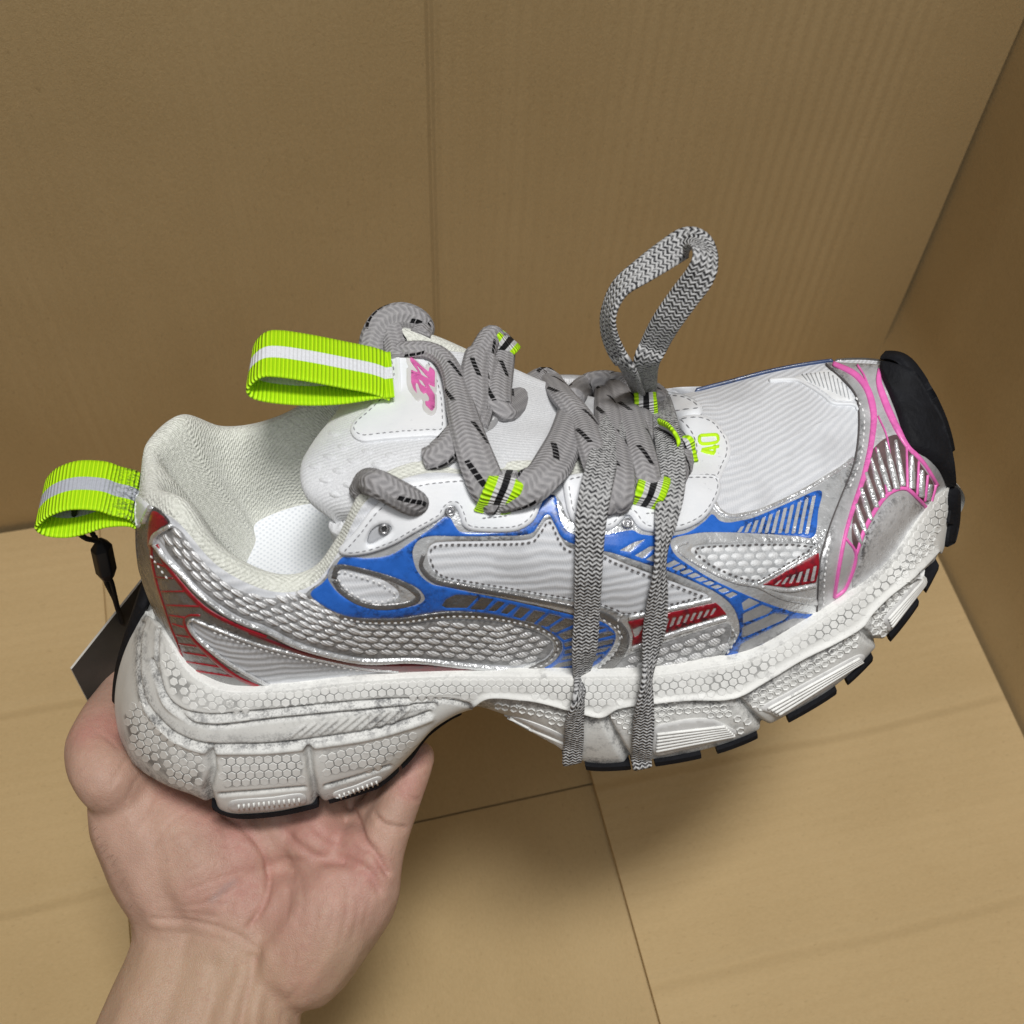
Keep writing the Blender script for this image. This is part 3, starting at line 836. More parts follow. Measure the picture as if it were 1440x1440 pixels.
FOIL = m_foil(dirt=.28, crinkle=.25, col=(.80, .81, .82), metal=.5, r0=.14, r1=.30); FOILW = m_foil('bright_silver_foil', (.82, .83, .84), .55, .18, .4, .25, .5)
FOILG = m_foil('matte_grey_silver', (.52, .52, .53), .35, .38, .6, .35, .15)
FOILD = m_foil('dull_dark_silver', (.30, .295, .295), .65, .2, .4, .5, .3)
BLUE = m_gloss('blue_film', (.028, .150, .60)); RED = m_gloss('red_film', (.33, .010, .022), .25, .5)
PINK = m_gloss('pink_film', (.86, .17, .52), .35, .25, .2); MAROON = m_gloss('dark_red_film', (.16, .012, .02), .25, .6)
def m_leather():
    t = NT('white_leather')
    n1 = t.noise(1300, 3, .6); n2 = t.noise(60, 3, .6); 
    c = t.mix(t.ramp(n2, .3, .7), (.76, .78, .81), (.83, .84, .86))
    sc = t.math('MULTIPLY', t.ramp(t.noise(700, 4, .8), .60, .70), t.ramp(t.noise(90, 3, .6), .50, .66))
    c = t.mix(t.math('MULTIPLY', sc, .65), c, (.16, .17, .2))
    t.bump(n1, .12, .0005)
    return t.set(c, .45, 0, .4)
LEATHER = m_leather()
THREADG = m_plain('grey_thread', (.20, .20, .215), .7, var=.2); THREADS = m_plain('silver_thread', (.80, .80, .80), .5, var=.1); THREADD = m_plain('dark_thread', (.10, .09, .09), .7)
LIME = m_plain('lime_thread', (.55, .90, .012), .7, var=.1)
SILV = .0005

W1i = [(470,806),(480,797),(505,803),(535,813),(556,826),(561,837),(550,845),(530,848),(505,843),(482,827)]
W1o = [(461,810),(474,793),(512,799),(555,811),(585,824),(597,838),(591,847),(570,853),(540,856),(505,849),(478,834)]
W2 = [(601,776),(607,765),(625,761),(690,760),(742,758),(756,748),(767,732),(777,732),(787,752),(797,767),(815,773),(847,778),(865,786),(910,804),(940,815),(972,827),(996,837),(970,845),(935,853),(882,864),(862,857),(845,851),(810,844),(760,836),(705,827),(632,815),(612,805),(603,791)]
W3 = [(972,773),(985,766),(1035,764),(1090,763),(1125,764),(1147,769),(1125,786),(1088,808),(1064,819),(1035,814),(1005,802),(982,788)]
SIL = [(430,836),(455,814),(478,782),(540,750),(620,706),(700,712),(752,706),(768,690),(777,690),(790,708),(802,730),(850,737),(900,738),(960,738),(990,724),(1001,712),(1010,717),(1025,724),(1050,722),(1075,715),(1125,692),(1175,662),(1200,642),(1196,665),(1182,705),(1168,745),(1158,790),(1154,830),(1156,868),(1125,892),(1062,927),(1015,942),(1003,940),(1006,930),(1020,910),(1028,890),(1021,876),(972,891),(920,908),(880,923),(862,937),(850,955),(800,956),(742,953),(725,946),(742,934),(766,927),(779,911),(772,897),(742,882),(692,872),(642,869),(600,872),(562,877),(517,876),(480,869),(452,852)]
sil = panel('silver_overlay', SIL, FOIL, shoe, SILV, UP, holes=[W1i, W2, W3], step=4.2, wob=.00006, label='silver foil overlay of the side with three mesh windows')
# heel counter
S1 = [(206,726),(214,712),(226,718),(240,735),(232,744),(222,752),(219,766),(232,783),(257,808),(280,833),(310,857),(340,874),(375,887),(425,910),(507,930),(580,929),(655,937),(705,942),(742,948),(700,952),(620,948),(540,943),(507,938),(425,922),(362,906),(300,883),(275,871),(266,872),(271,887),(290,906),(325,933),(375,961),(406,972),(360,974),(325,973),(288,961),(264,947),(248,919),(230,899),(212,878),(200,845),(194,800),(191,760),(193,738)]
hc = panel('heel_counter', S1, FOILD, shoe, SILV, UP, step=4.2, wob=.00005, label='dull silver heel counter with red ladder print')
panel('red_film', [(214,724),(222,719),(238,734),(226,742),(218,756),(214,772),(210,760)], RED, hc, .0003, UP, base=SILV, step=3.5)
redlines = [([(215,760),(216,790),(223,822),(232,850),(241,878),(250,900),(262,930),(285,952)], (4, 3.5, 3, 2.5)),
 ([(222,765),(233,790),(250,812),(270,836),(292,856),(320,872),(350,885),(375,894)], (4, 6, 6, 5)),
 ([(283,864),(268,864),(261,870),(263,882),(277,902),(310,933),(335,951),(360,962),(384,970)], (3, 4, 5, 6, 5, 3))]
for a, b in [((218,790),(238,797)),((222,811),(246,812)),((229,831),(262,830)),((236,850),(282,851)),((240,864),(262,867)),((244,876),(262,881)),((250,892),(271,895)),((254,904),(279,907)),((259,916),(293,921)),((263,929),(310,936)),((272,941),(331,950))]: redlines.append(([a, b], 2.4))
stroke('red_print', redlines, RED, hc, UP, .00028, SILV)
stroke('dark_red_print', [([(350,888),(425,916),(507,935),(600,938),(720,947)], (3, 8, 12, 13, 6))], MAROON, hc, UP, .0003, SILV)
stroke('edge_piping', [([(219,765),(226,773),(232,782),(257,807),(280,832),(310,856),(340,873),(375,886),(425,909),(507,928),(580,927),(655,935),(715,941)], (4, 4.5, 5, 5, 5.5, 5.5, 4))], FOILW, hc, UP, .0007, SILV)
stroke('edge_piping', [([(216,764),(220,752),(230,745),(243,738)], 6), ([(204,735),(208,724),(215,712)], 6)], FOILW, hc, UP, .0008, SILV)
stroke('edge_piping', [([(274,870),(267,873),(271,886),(290,906),(325,933),(375,961),(402,970)], 3.5), ([(274,870),(300,881),(362,904),(425,920),(507,937),(560,942)], 3)], FOILW, hc, UP, .0005, SILV)
heeltab = panel('heel_tab', [(190,694),(200,702),(211,712),(205,725),(199,742),(193,740),(191,722),(188,705)], LEATHER, shoe, .0008, UP, step=3, label='small white tab under the heel loop')

# blue film with ladder cut-outs
BL = [(437,834),(455,818),(470,800),(484,782),(517,784),(550,779),(580,760),(605,743),(625,727),(633,728),(641,741),(651,748),(692,748),(730,744),(748,732),(757,718),(764,704),(772,696),(781,699),(785,718),(790,736),(800,748),(814,752),(850,752),(872,748),(889,746),(902,752),(941,754),(968,748),(989,734),(1000,724),(1010,733),(1022,736),(1037,734),(1062,728),(1112,707),(1153,691),(1150,720),(1144,755),(1120,755),(1075,752),(1000,749),(968,752),(946,757),(941,766),(950,782),(972,797),(997,812),(1025,825),(1060,840),(1092,852),(1120,860),(1146,863),(1146,868),(1112,887),(1075,907),(1025,932),(1009,935),(1018,920),(1030,905),(1039,888),(1036,865),(1026,847),(1005,831),(972,816),(940,803),(910,793),(865,778),(847,774),(815,767),(792,757),(781,739),(772,724),(764,728),(757,739),(742,751),(690,753),(640,753),(605,753),(587,760),(580,777),(587,802),(605,819),(630,825),(705,840),(760,852),(810,864),(845,872),(860,882),(866,892),(860,910),(842,930),(815,941),(770,946),(740,948),(752,941),(769,934),(787,920),(791,905),(780,892),(755,877),(717,867),(680,860),(630,857),(592,862),(562,867),(505,867),(480,862),(455,850)]
cellsB = []
te = np.array([(1000,724),(1010,733),(1037,734),(1062,728),(1112,707),(1153,691)])
for k in range(11):
    xb = 1036+9.6*k; w = 4.6; dx = 4.6+.5*k
    yt = np.interp(xb+dx, te[:, 0], te[:, 1])+6+max(0, 2-k)*1.5
    cellsB.append([(xb, 749.5), (xb+w, 749.5), (xb+w+dx, yt-1), (xb+dx, yt)])
up_e = np.array([(950,782),(972,797),(997,812),(1025,825),(1060,840)]); lo_e = np.array([(910,793),(940,803),(972,816),(1005,831),(1026,847)])
ue = resample(up_e, 2); le = resample(lo_e, 2)
for k in range(9):
    a0, a1 = .02+k*.093, .02+k*.093+.058
    f = lambda e, t: e[int(np.clip(t, 0, 1)*(len(e)-1))]
    p0, p1 = f(ue, a0+.02), f(ue, a1+.02); q0, q1 = f(le, a0+.12), f(le, a1+.12)
    L = lambda a, b, t: a*(1-t)+b*t
    cellsB.append([L(p0, q0, .24), L(p1, q1, .24), L(p1, q1, .72), L(p0, q0, .72)])
cellsB += [[(1043,846),(1052,840),(1066,846),(1045,856)], [(1046,873),(1046,861),(1070,850),(1084,855),(1078,861)], [(1046,893),(1046,880),(1086,862),(1105,864),(1099,870)], [(1040,918),(1045,902),(1110,870),(1128,870),(1086,896)],
 [(872,773),(890,763),(905,759),(884,775)], [(893,780),(912,769),(922,768),(903,784)], [(908,786),(922,777),(930,781),(921,790)],
 [(623,849),(628,841),(641,835),(670,837),(655,852),(628,852)], [(677,839),(693,841),(680,855),(662,854)], [(700,844),(709,846),(697,857),(687,856)], [(716,848),(726,850),(713,861),(705,859)], [(732,852),(745,855),(732,867),(722,864)], [(751,857),(766,860),(750,874),(739,870)], [(773,862),(789,866),(769,879),(757,875)], [(795,868),(815,872),(782,887),(774,882)],
 [(787,890),(822,876),(850,881),(795,897)], [(796,902),(855,886),(861,891),(798,907)], [(798,912),(860,897),(858,903),(797,917)], [(796,921),(855,908),(849,914),(791,926)], [(788,930),(844,919),(834,928),(776,938)]]
panel('dark_backing', [(614,834),(650,830),(700,838),(760,850),(815,863),(848,873),(863,890),(858,910),(840,930),(805,941),(760,946),(788,924),(793,905),(781,890),(752,875),(700,862),(640,857),(617,852)], FOILD, sil, .0001, UP, base=SILV, step=4.2, bev=1.0)
panel('dark_backing', [(1036,862),(1042,846),(1062,840),(1100,855),(1138,864),(1085,899),(1028,930),(1040,890)], FOILG, sil, .0001, UP, base=SILV, step=4.2, bev=1.0)
cellsB = [[tuple(np.mean(c, axis=0)+(np.array(q)-np.mean(c, axis=0))*1.10) for q in c] for c in cellsB]
blue = panel('blue_film', BL, BLUE, shoe, .00030, UP, holes=[W1o]+cellsB, step=3.6, base=SILV, bev=1.2, label='glossy blue film with ladder cut-outs over the silver side')
blue.data.update()
# red strips with silver slats
R2 = [(883,872),(935,861),(1006,846),(1014,853),(1021,862),(960,881),(935,889),(888,907),(890,890)]
R3 = [(1072,821),(1110,799),(1150,777),(1151,795),(1146,818),(1107,825)]
def slats(a0, a1, b0, b1, n, fill=.5):
    out = []
    for k in range(n):
        t0 = (k+.25)/n; t1 = (k+.25+fill)/n
        L = lambda p, q, t: (p[0]*(1-t)+q[0]*t, p[1]*(1-t)+q[1]*t)
        out.append([L(a0, a1, t0), L(a0, a1, t1), L(b0, b1, t1), L(b0, b1, t0)])
    return out
panel('red_film', R2, RED, shoe, .0003, UP, holes=slats((934,869), (1010,852), (929,883), (1004,862), 8)+[[(889,883),(900,878),(905,878),(897,892),(892,894)]], step=3.2, base=SILV, bev=1.0, smooth_poly=False)
panel('red_film', R3, RED, shoe, .0003, UP, holes=slats((1092,816), (1150,793), (1084,822), (1146,815), 6), step=3.2, base=SILV, bev=1.0, smooth_poly=False)
stroke('edge_piping', [([(884,867),(935,856),(1000,842)], 5), ([(888,910),(935,893),(960,885),(1022,867)], 5)], FOILW, sil, UP, .0005, SILV)
stroke('edge_piping', [([(1064,819),(1088,806),(1125,785),(1150,770)], 4), ([(1070,824),(1107,829),(1146,822)], 4)], FOILW, sil, UP, .0005, SILV)
stroke('edge_piping', [([(1003,708),(1010,719),(1026,727),(1050,724),(1075,717),(1125,694),(1175,664),(1198,648)], 6)], FOILW, sil, UP, .0006, SILV)
stroke('edge_piping', [([(966,763),(950,770),(966,785),(1005,806),(1035,818),(1064,823),(1100,838),(1148,846)], (3, 5, 5, 5, 6, 8, 10))], FOILW, sil, UP, .0004, SILV)
stroke('silver_rim', [([(478,864),(517,871),(562,871),(600,866),(642,862),(692,865),(742,876),(774,889),(786,908),(773,928),(745,941)], (7, 9, 9, 9, 10, 10, 9)), ([(818,855),(848,863),(872,880),(879,898),(870,920),(848,940),(820,950)], (6, 11, 14, 14, 10)), ([(470,812),(478,795),(512,801),(552,813),(578,826),(588,838),(578,846),(555,851),(530,852),(505,846),(482,831),(471,815)], 8), ([(596,778),(592,795),(606,812),(630,820),(705,833),(760,843),(812,853)], (6, 8, 7, 6, 6))], FOILD, sil, UP, .0003, SILV)
# stitch lines in the silver
stitches('stitching', [inset_line(W2, -4), inset_line(W3, -4)], THREADD, sil, UP, SILV+.0003, 5, 3.6, 2.6)
stitches('stitching', [inset_line(W1i, -5), [(482,866),(517,872),(562,872),(600,867),(642,863),(692,866),(742,876),(775,890),(785,908),(772,927),(745,938)], [(876,858),(868,872),(872,890),(868,908),(855,925),(835,940)], [(822,858),(845,866),(868,882),(877,898)], [(1027,880),(1034,892),(1022,915),(1010,932)], [(1165,760),(1158,800),(1155,850)], [(1202,560),(1214,585),(1212,625),(1206,655),(1192,690)], [(300,885),(362,908),(425,924),(507,940)], [(215,778),(240,812)]], THREADS, sil, UP, SILV+.00055, 4.6, 4.0, 2.4)

# white leather eyestay pieces
E1 = [(480,771),(502,743),(520,718),(537,701),(556,687),(576,678),(620,672),(655,673),(670,687),(682,702),(700,705),(745,706),(760,704),(756,722),(749,733),(736,742),(715,747),(670,746),(652,739),(645,722),(638,711),(628,715),(619,728),(582,748),(555,763),(520,776),(489,779)]
E2 = [(791,680),(796,674),(830,670),(880,672),(920,676),(958,673),(1000,673),(1010,684),(1006,703),(990,728),(968,742),(943,748),(910,748),(895,741),(886,728),(879,725),(872,733),(863,742),(850,746),(818,746),(806,736),(797,716)]
E3 = [(952,592),(979,587),(1001,594),(1015,609),(1025,625),(1026,643),(1017,664),(1008,680),(990,680),(960,680),(966,657),(971,638),(967,619),(958,601)]
E4 = [(934,560),(958,559),(975,566),(986,578),(983,588),(965,591),(940,589)]
es = []
for nm, poly, hh, holes in (('eyestay', E1, .0016, [[(517,757),(522,744),(535,735),(548,737),(550,745),(540,754),(525,763),(518,763)]]), ('eyestay', E3, .0013, []), ('eyestay', E2, .0017, []), ('eyestay', E4, .0018, [])):
    e = panel(nm, poly, LEATHER, shoe, hh, UP, holes=holes, step=4, base=.0005, bev=3); es.append(e)
    stitches('stitching', [inset_line(poly, 6.5)], THREADG, e, UP, .0005+hh+.00002, 6.2, 3.2, 1.5, .00022)
stitches('stitching', [[(674,721),(718,718)],[(676,728),(718,725)],[(902,717),(922,716)],[(902,725),(922,724)]], THREADG, es[0], UP, .00225, 5, 2.4, 1.7)
# recessed eyelet slot: floor and metal ring
panel('eyelet_slot', [(517,759),(522,744),(535,735),(548,737),(550,745),(540,754),(525,763),(518,764)], m_plain('grey_slot', (.42, .43, .45), .5), es[0], .0008, UP, step=3)
def ring(name, px, py, r0, r1, mat, parent, surf, base, h, hole=True):
    V = []; F = []; n = 20
    for k in range(n):
        a = 2*math.pi*k/n
        for rr, hf in ((r1, 0), (r1*.93+r0*.07, .8), ((r0+r1)/2, 1), (r0*1.1, .6), (r0, -.6)):
            l, nn = surf.hit(px+rr*math.cos(a), py+rr*math.sin(a)*.9); V.append(l+nn*(base+h*hf))
    m = 5
    for k in range(n):
        for j in range(m-1): a = k*m+j; b = ((k+1) % n)*m+j; F.append((a, a+1, b+1, b))
    F.append(tuple(k*m+m-1 for k in range(n)))
    o = mesh_obj(name, V, F, mat, parent); fix_normals(o); return o
METAL = m_plain('eyelet_metal', (.45, .45, .46), .3, .9); HOLE_SHADE = m_plain('eyelet_hole_shade', (.03, .03, .03), .6)
for (x, y) in ((540,741),(632,717),(880,737)): 
    e = ring('eyelet', x, y, 4.2, 8, METAL, es[0], UP, .0014, .0007)
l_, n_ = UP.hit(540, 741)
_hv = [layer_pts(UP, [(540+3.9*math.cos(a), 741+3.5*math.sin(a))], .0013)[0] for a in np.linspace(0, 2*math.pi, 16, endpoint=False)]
mesh_obj('eyelet_hole_shade', _hv, [tuple(range(16))], HOLE_SHADE, es[0], smooth=False)  # flat dark disc, painting in the shade of the open eyelet
# number 40 embroidered in lime
def dig(lines, w): return [(l, w) for l in lines]
stroke('size_number', dig([[(981,620),(983,618.5),(1002,617.5),(1006,621),(1005,628),(986,630.5),(981,627),(981,620)], [(1008,634.5),(986,638.5),(984.5,640),(1001,644.5),(1001.5,633)], [(987,641),(1000,643)]], 4.2), LIME, es[1], UP, .0005, .0018)

# fine vamp insert and its border
VI = [(1118,531),(1140,526),(1162,521),(1176,527),(1190,545),(1200,563),(1186,564),(1172,562),(1160,552),(1140,540)]
vi = panel('vamp_insert', VI, m_plain('white_insert', (.78, .79, .80), .6), shoe, .0004, UP, step=3.5)
stroke('insert_rib', [([(1128+6.2*k, 528-.5*min(k, 5)+max(0, k-6)*4.5), (1136+5.8*k, 537+2.6*k)], 1.5) for k in range(11)], m_plain('grey_rib', (.50, .52, .54), .6), vi, UP, .0003, .0004, kind='stuff')
stroke('edge_piping', [([(1082,536),(1118,535),(1140,545),(1158,557),(1172,568),(1200,570),(1206,578)], 4)], LEATHER, vi, UP, .0009, 0)

# toe guard
S3 = [(1160,512),(1178,524),(1199,549),(1208,577),(1207,620),(1200,656),(1185,693),(1170,731),(1160,761),(1152,793),(1148,838),(1150,870),(1180,857),(1225,824),(1262,790),(1290,745),(1318,705),(1334,684),(1331,645),(1320,605),(1302,571),(1268,522),(1236,514),(1200,512)]
TOES = m_foil('toe_silver', (.60, .60, .61), .35, .25, .42, .10, .15)
tg = panel('toe_guard', S3, TOES, shoe, .0009, UP, step=4.2, bev=3, wob=.00005, label='silver toe guard with pink line print')
TB = .0009
pl = [([(1172,515),(1200,528),(1217,546),(1225,568),(1228,593),(1224,626),(1217,656),(1210,681),(1197,718),(1185,756),(1177,793),(1170,838)], (6, 9, 10, 9, 8, 7, 6, 4, 4, 3.5)),
 ([(1238,522),(1236,540),(1243,565),(1257,598),(1273,628),(1295,652),(1314,682)], (6, 10, 10, 9, 7, 4, 4)),
 ([(1206,517),(1216,533),(1225,562)], 3), ([(1234,588),(1245,613),(1250,641),(1256,672)], 2.2),
 ([(1200,779),(1212,746),(1232,713),(1250,694),(1270,688),(1287,701),(1299,713)], (3, 5, 6, 5, 5, 4)),
 ([(1272,630),(1272,688)], 2.5), ([(1288,650),(1285,696)], 2.2), ([(1300,668),(1296,704)], 2.2), ([(1312,680),(1305,706)], 2), ([(1230,632),(1241,671),(1244,696)], 2.2), ([(1186,757),(1200,780),(1187,823),(1170,838)], 3.2)]
stroke('pink_print', pl, PINK, tg, UP, .0004, TB+.0002)
bed = [(1216,650),(1228,632),(1245,618),(1262,614),(1276,632),(1290,652),(1310,684),(1302,704),(1288,700),(1270,688),(1251,692),(1233,711),(1214,742),(1202,772),(1195,758),(1197,730),(1207,690)]
panel('rib_bed', bed, m_plain('dark_rib_bed', (.11, .065, .065), .5, var=.4), tg, .00015, UP, base=TB, step=3.5, bev=1.5)
ridges = [([(1223,648),(1239,703)], (4, 8, 6)), ([(1232,634),(1248,694)], (4, 8, 6)), ([(1244,624),(1258,690)], (4, 8, 7)), ([(1257,622),(1266,685)], (4, 7, 6)), ([(1215,668),(1230,716)], (5, 8, 6)), ([(1208,690),(1221,733)], (5, 7.5, 5)), ([(1201,712),(1213,750)], (5, 7, 4)), ([(1197,738),(1206,764)], (4, 6, 3)), ([(1278,642),(1278,688)], (4, 8, 7)), ([(1291,662),(1291,698)], (4, 7, 6)), ([(1303,680),(1300,703)], (4, 6, 4))]
stroke('toe_rib', ridges, FOILW, tg, UP, .0009, TB+.0001)
stroke('seam_line', [([(1162,514),(1199,550),(1207,578),(1206,620),(1199,656),(1184,694),(1169,732),(1159,762),(1151,794),(1147,864)], 2.2)], THREADD, tg, UP, .0006, .0003)
panel('toe_oval', [(1204,792),(1213,757),(1230,727),(1250,704),(1268,698),(1285,708),(1298,720),(1282,748),(1255,783),(1225,812),(1200,832),(1196,812)], m_foil('brushed_silver', (.66, .66, .67), .3, .22, .4, .3, .2), tg, .0004, UP, base=TB, step=4, bev=2.5)
bump_poly = [(1240,514),(1262,514),(1284,528),(1304,566),(1321,604),(1331,645),(1335,682),(1331,690),(1318,664),(1300,645),(1279,633),(1268,613),(1260,585),(1249,555),(1240,532)]
toe_b = panel('toe_bumper', bump_poly, BLACK, shoe, .0030, UP, base=.0007, step=4, bev=5, edge_h=.25, label='black rubber toe bumper')
# medial side of toe and vamp (seen only at the rim): shells of the body offset outwards
def shell(name, s0, s1, r0, r1, off, mat, parent, label=None):
    i0, i1 = int(s0*SUBS), int(s1*SUBS); j0, j1 = int(r0*SUBR), int(r1*SUBR)
    V = []; 
    N = UP.N.reshape(gs, gr, 3)
    for i in range(i0, i1+1):
        for j in range(j0, j1+1):
            e = 1 if (i0 < i < i1 and j0 < j < j1) else 0.0
            V.append(gridp[i, j]+N[i, j]*off*e)
    o = mesh_obj(name, V, grid_faces(i1-i0+1, j1-j0+1), mat, parent, label=label); return o
panel('toe_strip', [(1333,694),(1339,684),(1342,700),(1341,735),(1334,766),(1327,786),(1329,760),(1333,730)], BLACK, toe_b, .0022, SOLE, base=.0004, step=3, bev=2.5, edge_h=.3)
shell('heel_back', 0, 1.1, 0, 2.15, .0004, FOILD, hc)
shell('heel_back', 0, 2.2, 11.85, 14, .0005, FOILD, hc)
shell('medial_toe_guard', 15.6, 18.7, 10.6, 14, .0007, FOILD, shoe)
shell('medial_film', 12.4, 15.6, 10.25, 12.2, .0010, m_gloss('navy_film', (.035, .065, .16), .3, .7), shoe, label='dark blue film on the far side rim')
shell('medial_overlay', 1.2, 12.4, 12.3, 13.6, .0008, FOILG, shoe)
shell('medial_bumper', 17.2, 18.95, 10.2, 13.2, .0034, BLACK, toe_b)
# ---- woven mesh: raised silver white stitches over a darker ground
def m_braid():
    t = NT('silver_white_braid')
    n = t.noise(1600, 3, .7); s = t.sep(t.obj())
    w = t.math('SINE', t.math('MULTIPLY', t.math('ADD', s[0], t.math('MULTIPLY', s[2], .8)), 2*math.pi/.0011))
    c = t.mix(t.ramp(n, .3, .7), (.60, .60, .61), (.86, .86, .86))
    t.bump(t.math('ADD', t.math('MULTIPLY', w, .6), n), .5, .0005)
    return t.set(c, .40, .25, .5)
BRAID = m_braid(); GROUND = m_plain('mesh_ground', (.36, .36, .365), .6, .1, var=.35, scale=500, bump=.4)
GL = np.array([(225,756),(232,768),(257,800),(280,826),(310,850),(340,868),(375,880),(425,904),(507,924),(600,926),(705,935),(780,918)])
W4 = [(233,768),(240,740),(256,748),(272,772),(300,804),(330,827),(374,840),(410,838),(434,834),(455,850),(480,871),(517,878),(562,879),(600,874),(642,871),(692,874),(742,884),(771,898),(777,911),(764,926),(742,932),(705,935),(600,926),(507,924),(425,904),(375,880),(340,868),(310,850),(280,826),(257,800)]
g4 = panel('mesh_panel', W4, GROUND, shoe, .0003, UP, step=4.2, bev=1.5, label='silver woven mesh panel around the collar')
W5 = [(852,953),(862,938),(880,924),(920,909),(972,892),(1021,877),(1027,890),(1019,910),(1004,931),(985,942),(920,951)]
g5 = panel('mesh_panel', W5, GROUND, shoe, .0003, UP, step=4.2, bev=1.5)
def braidfield(poly, pitch, rowh, guide, sx, sy, margin=1.0, jit=.4):
    out = hexfield(poly, pitch, guide, rowh/pitch/.866, margin)
    return [(x+random.uniform(-jit, jit), y+random.uniform(-jit, jit), a+random.uniform(-.08, .08), sx*random.uniform(.9, 1.05), sy*random.uniform(.9, 1.05)) for x, y, a, _, _ in out]
cells('mesh_weave', braidfield(W4, 21.5, 8.6, GL, 11.2, 3.9), UP, BRAID, g4, OVAL, .0002, .00065, inner=.72, dome=.00075)
cells('mesh_weave', braidfield(W5, 21, 10.5, [(840,950),(920,930),(1040,890)], 10.8, 5.0), UP, BRAID, g5, OVAL, .0002, .00065, inner=.75, dome=.00075)
g3 = panel('mesh_panel', [(a, b) for a, b in W3], m_plain('mesh_ground_light', (.42, .43, .44), .6, .1, var=.2, scale=500, bump=.4), shoe, .0002, UP, step=4.2, bev=1.5)
cells('mesh_weave', braidfield(W3, 17, 10.5, [(960,775),(1150,768)], 8.6, 5.3), UP, m_plain('light_braid', (.70, .71, .72), .5, .1, bump=.4, bscale=1800), g3, OVAL, .0001, .0004, inner=.72, dome=.0005)

# ---- ribbed inserts in the midsole pods and heel clips
INS = [[(920,1024),(945,1015),(975,1010),(1000,1011),(1020,1019),(1036,1032),(1000,1044),(960,1054),(920,1060)],
       [(1071,994),(1110,972),(1160,945),(1206,921),(1214,928),(1180,956),(1140,982),(1098,1007),(1084,1003)],
       [(1243,868),(1265,843),(1292,812),(1302,806),(1304,816),(1282,848),(1252,886),(1246,880)],
       [(706,1006),(740,1012),(785,1030),(806,1048),(800,1058),(760,1036),(725,1018)],
       [(326,1126),(380,1121),(424,1116),(427,1130),(380,1139),(328,1140)], [(470,1114),(500,1104),(530,1092),(536,1097),(505,1111),(474,1122)]]
RIBM = m_plain('insert_grey_white', (.70, .70, .69), .5, var=.12, dirt=.5, dcol=(.15, .15, .15), dscale=500)
for k, q in enumerate(INS):
    pi_ = panel('sole_insert', q, RIBM, midsole, .0006, SOLE, step=3.2, bev=1.6)
    q = np.array(q, float); lines = []
    if k < 4:
        a0, a1, b0, b1 = {0: ((924,1028),(1018,1018),(922,1056),(1034,1033)), 1: ((1076,993),(1206,923),(1096,1004),(1212,929)), 2: ((1246,868),(1300,809),(1252,882),(1303,815)), 3: ((712,1008),(798,1044),(725,1016),(802,1056))}[k]
        nl = 6 if k == 0 else 4
        for j in range(nl):
            t = (j+.5)/nl; L = lambda p, r: (p[0]*(1-t)+r[0]*t, p[1]*(1-t)+r[1]*t)
            lines.append(([L(a0, b0), L(a1, b1)], 2.2 if k else 2.8))
    else:
        a0, a1, b0, b1 = (((336,1129),(420,1120),(337,1136),(421,1127)) if k == 4 else ((476,1115),(528,1096),(479,1119),(530,1100)))
        nl = 13 if k == 4 else 9
        for j in range(nl):
            t = j/(nl-1); L = lambda p, r: (p[0]*(1-t)+r[0]*t, p[1]*(1-t)+r[1]*t)
            lines.append(([L(a0, a1), L(b0, b1)], 2.6))
    stroke('insert_rib', lines, HEXW, midsole, SOLE, .0007, .0005)
# ---------------------------------------------------------------- tongue
TG = [
 [(470,722,-23),(434,695,-18),(427,657,-9),(443,624,2),(470,589,13),(497,552,24),(520,512,32)],
 [(503,713,-25),(484,672,-18),(488,630,-8),(504,591,3),(523,556,14),(543,521,24),(560,492,31)],
 [(562,683,-25),(551,650,-18),(555,615,-8),(564,581,3),(576,550,14),(590,517,24),(604,491,31)],
 [(650,667,-24),(645,641,-18),(648,607,-8),(652,577,3),(660,548,14),(672,521,24),(684,503,30)],
 [(740,670,-23),(735,647,-17),(738,619,-8),(742,594,3),(750,570,13),(760,552,22),(773,540,28)],
 [(840,674,-22),(838,652,-16),(840,629,-8),(842,609,2),(848,592,11),(855,577,20),(862,566,26)],
 [(955,668,-18),(953,652,-13),(953,637,-6),(953,621,1),(955,606,9),(957,593,17),(958,580,24)],
]
tr = np.array([[P(*q) for q in r] for r in TG])
tr[:, 1:-1, 2] += .0012
# roll the rim downwards: extra rows
side_n = tr[:, 0]+np.array([0, .002, -.009]); side_f = tr[:, -1]+np.array([0, -.001, -.009])
tr = np.concatenate([side_n[:, None], tr, side_f[:, None]], 1)
tip0 = tr[0]+np.array([.001, 0, -.006]); tip1 = tr[0]+np.array([.012, 0, -.013])
tr = np.concatenate([tip1[None], tip0[None], tr], 0)
tc = np.array([catmull(tr[:, j], 12) for j in range(tr.shape[1])]).transpose(1, 0, 2)
tgrid = np.array([catmull(c, 10) for c in tc]); ta, tb = tgrid.shape[:2]
dv = np.linalg.norm(np.diff(tgrid, axis=1), axis=2); vv = np.concatenate([np.zeros((ta, 1)), np.cumsum(dv, 1)], 1)
du = np.linalg.norm(np.diff(tgrid.mean(1), axis=0), axis=1); uu = np.r_[0, np.cumsum(du)]
TUV = np.stack([np.repeat(uu[:, None], tb, 1), vv], 2).reshape(-1, 2)*1000
tf = grid_faces(ta, tb)
TON = Surf(tgrid.reshape(-1, 3), tf)
_h = TON.b.ray_cast(Vector(EYE), Vector(lray(560, 640)))
if np.dot(np.array(_h[1]), lray(560, 640)) > 0: tf = flip(tf); TON = Surf(tgrid.reshape(-1, 3), tf)
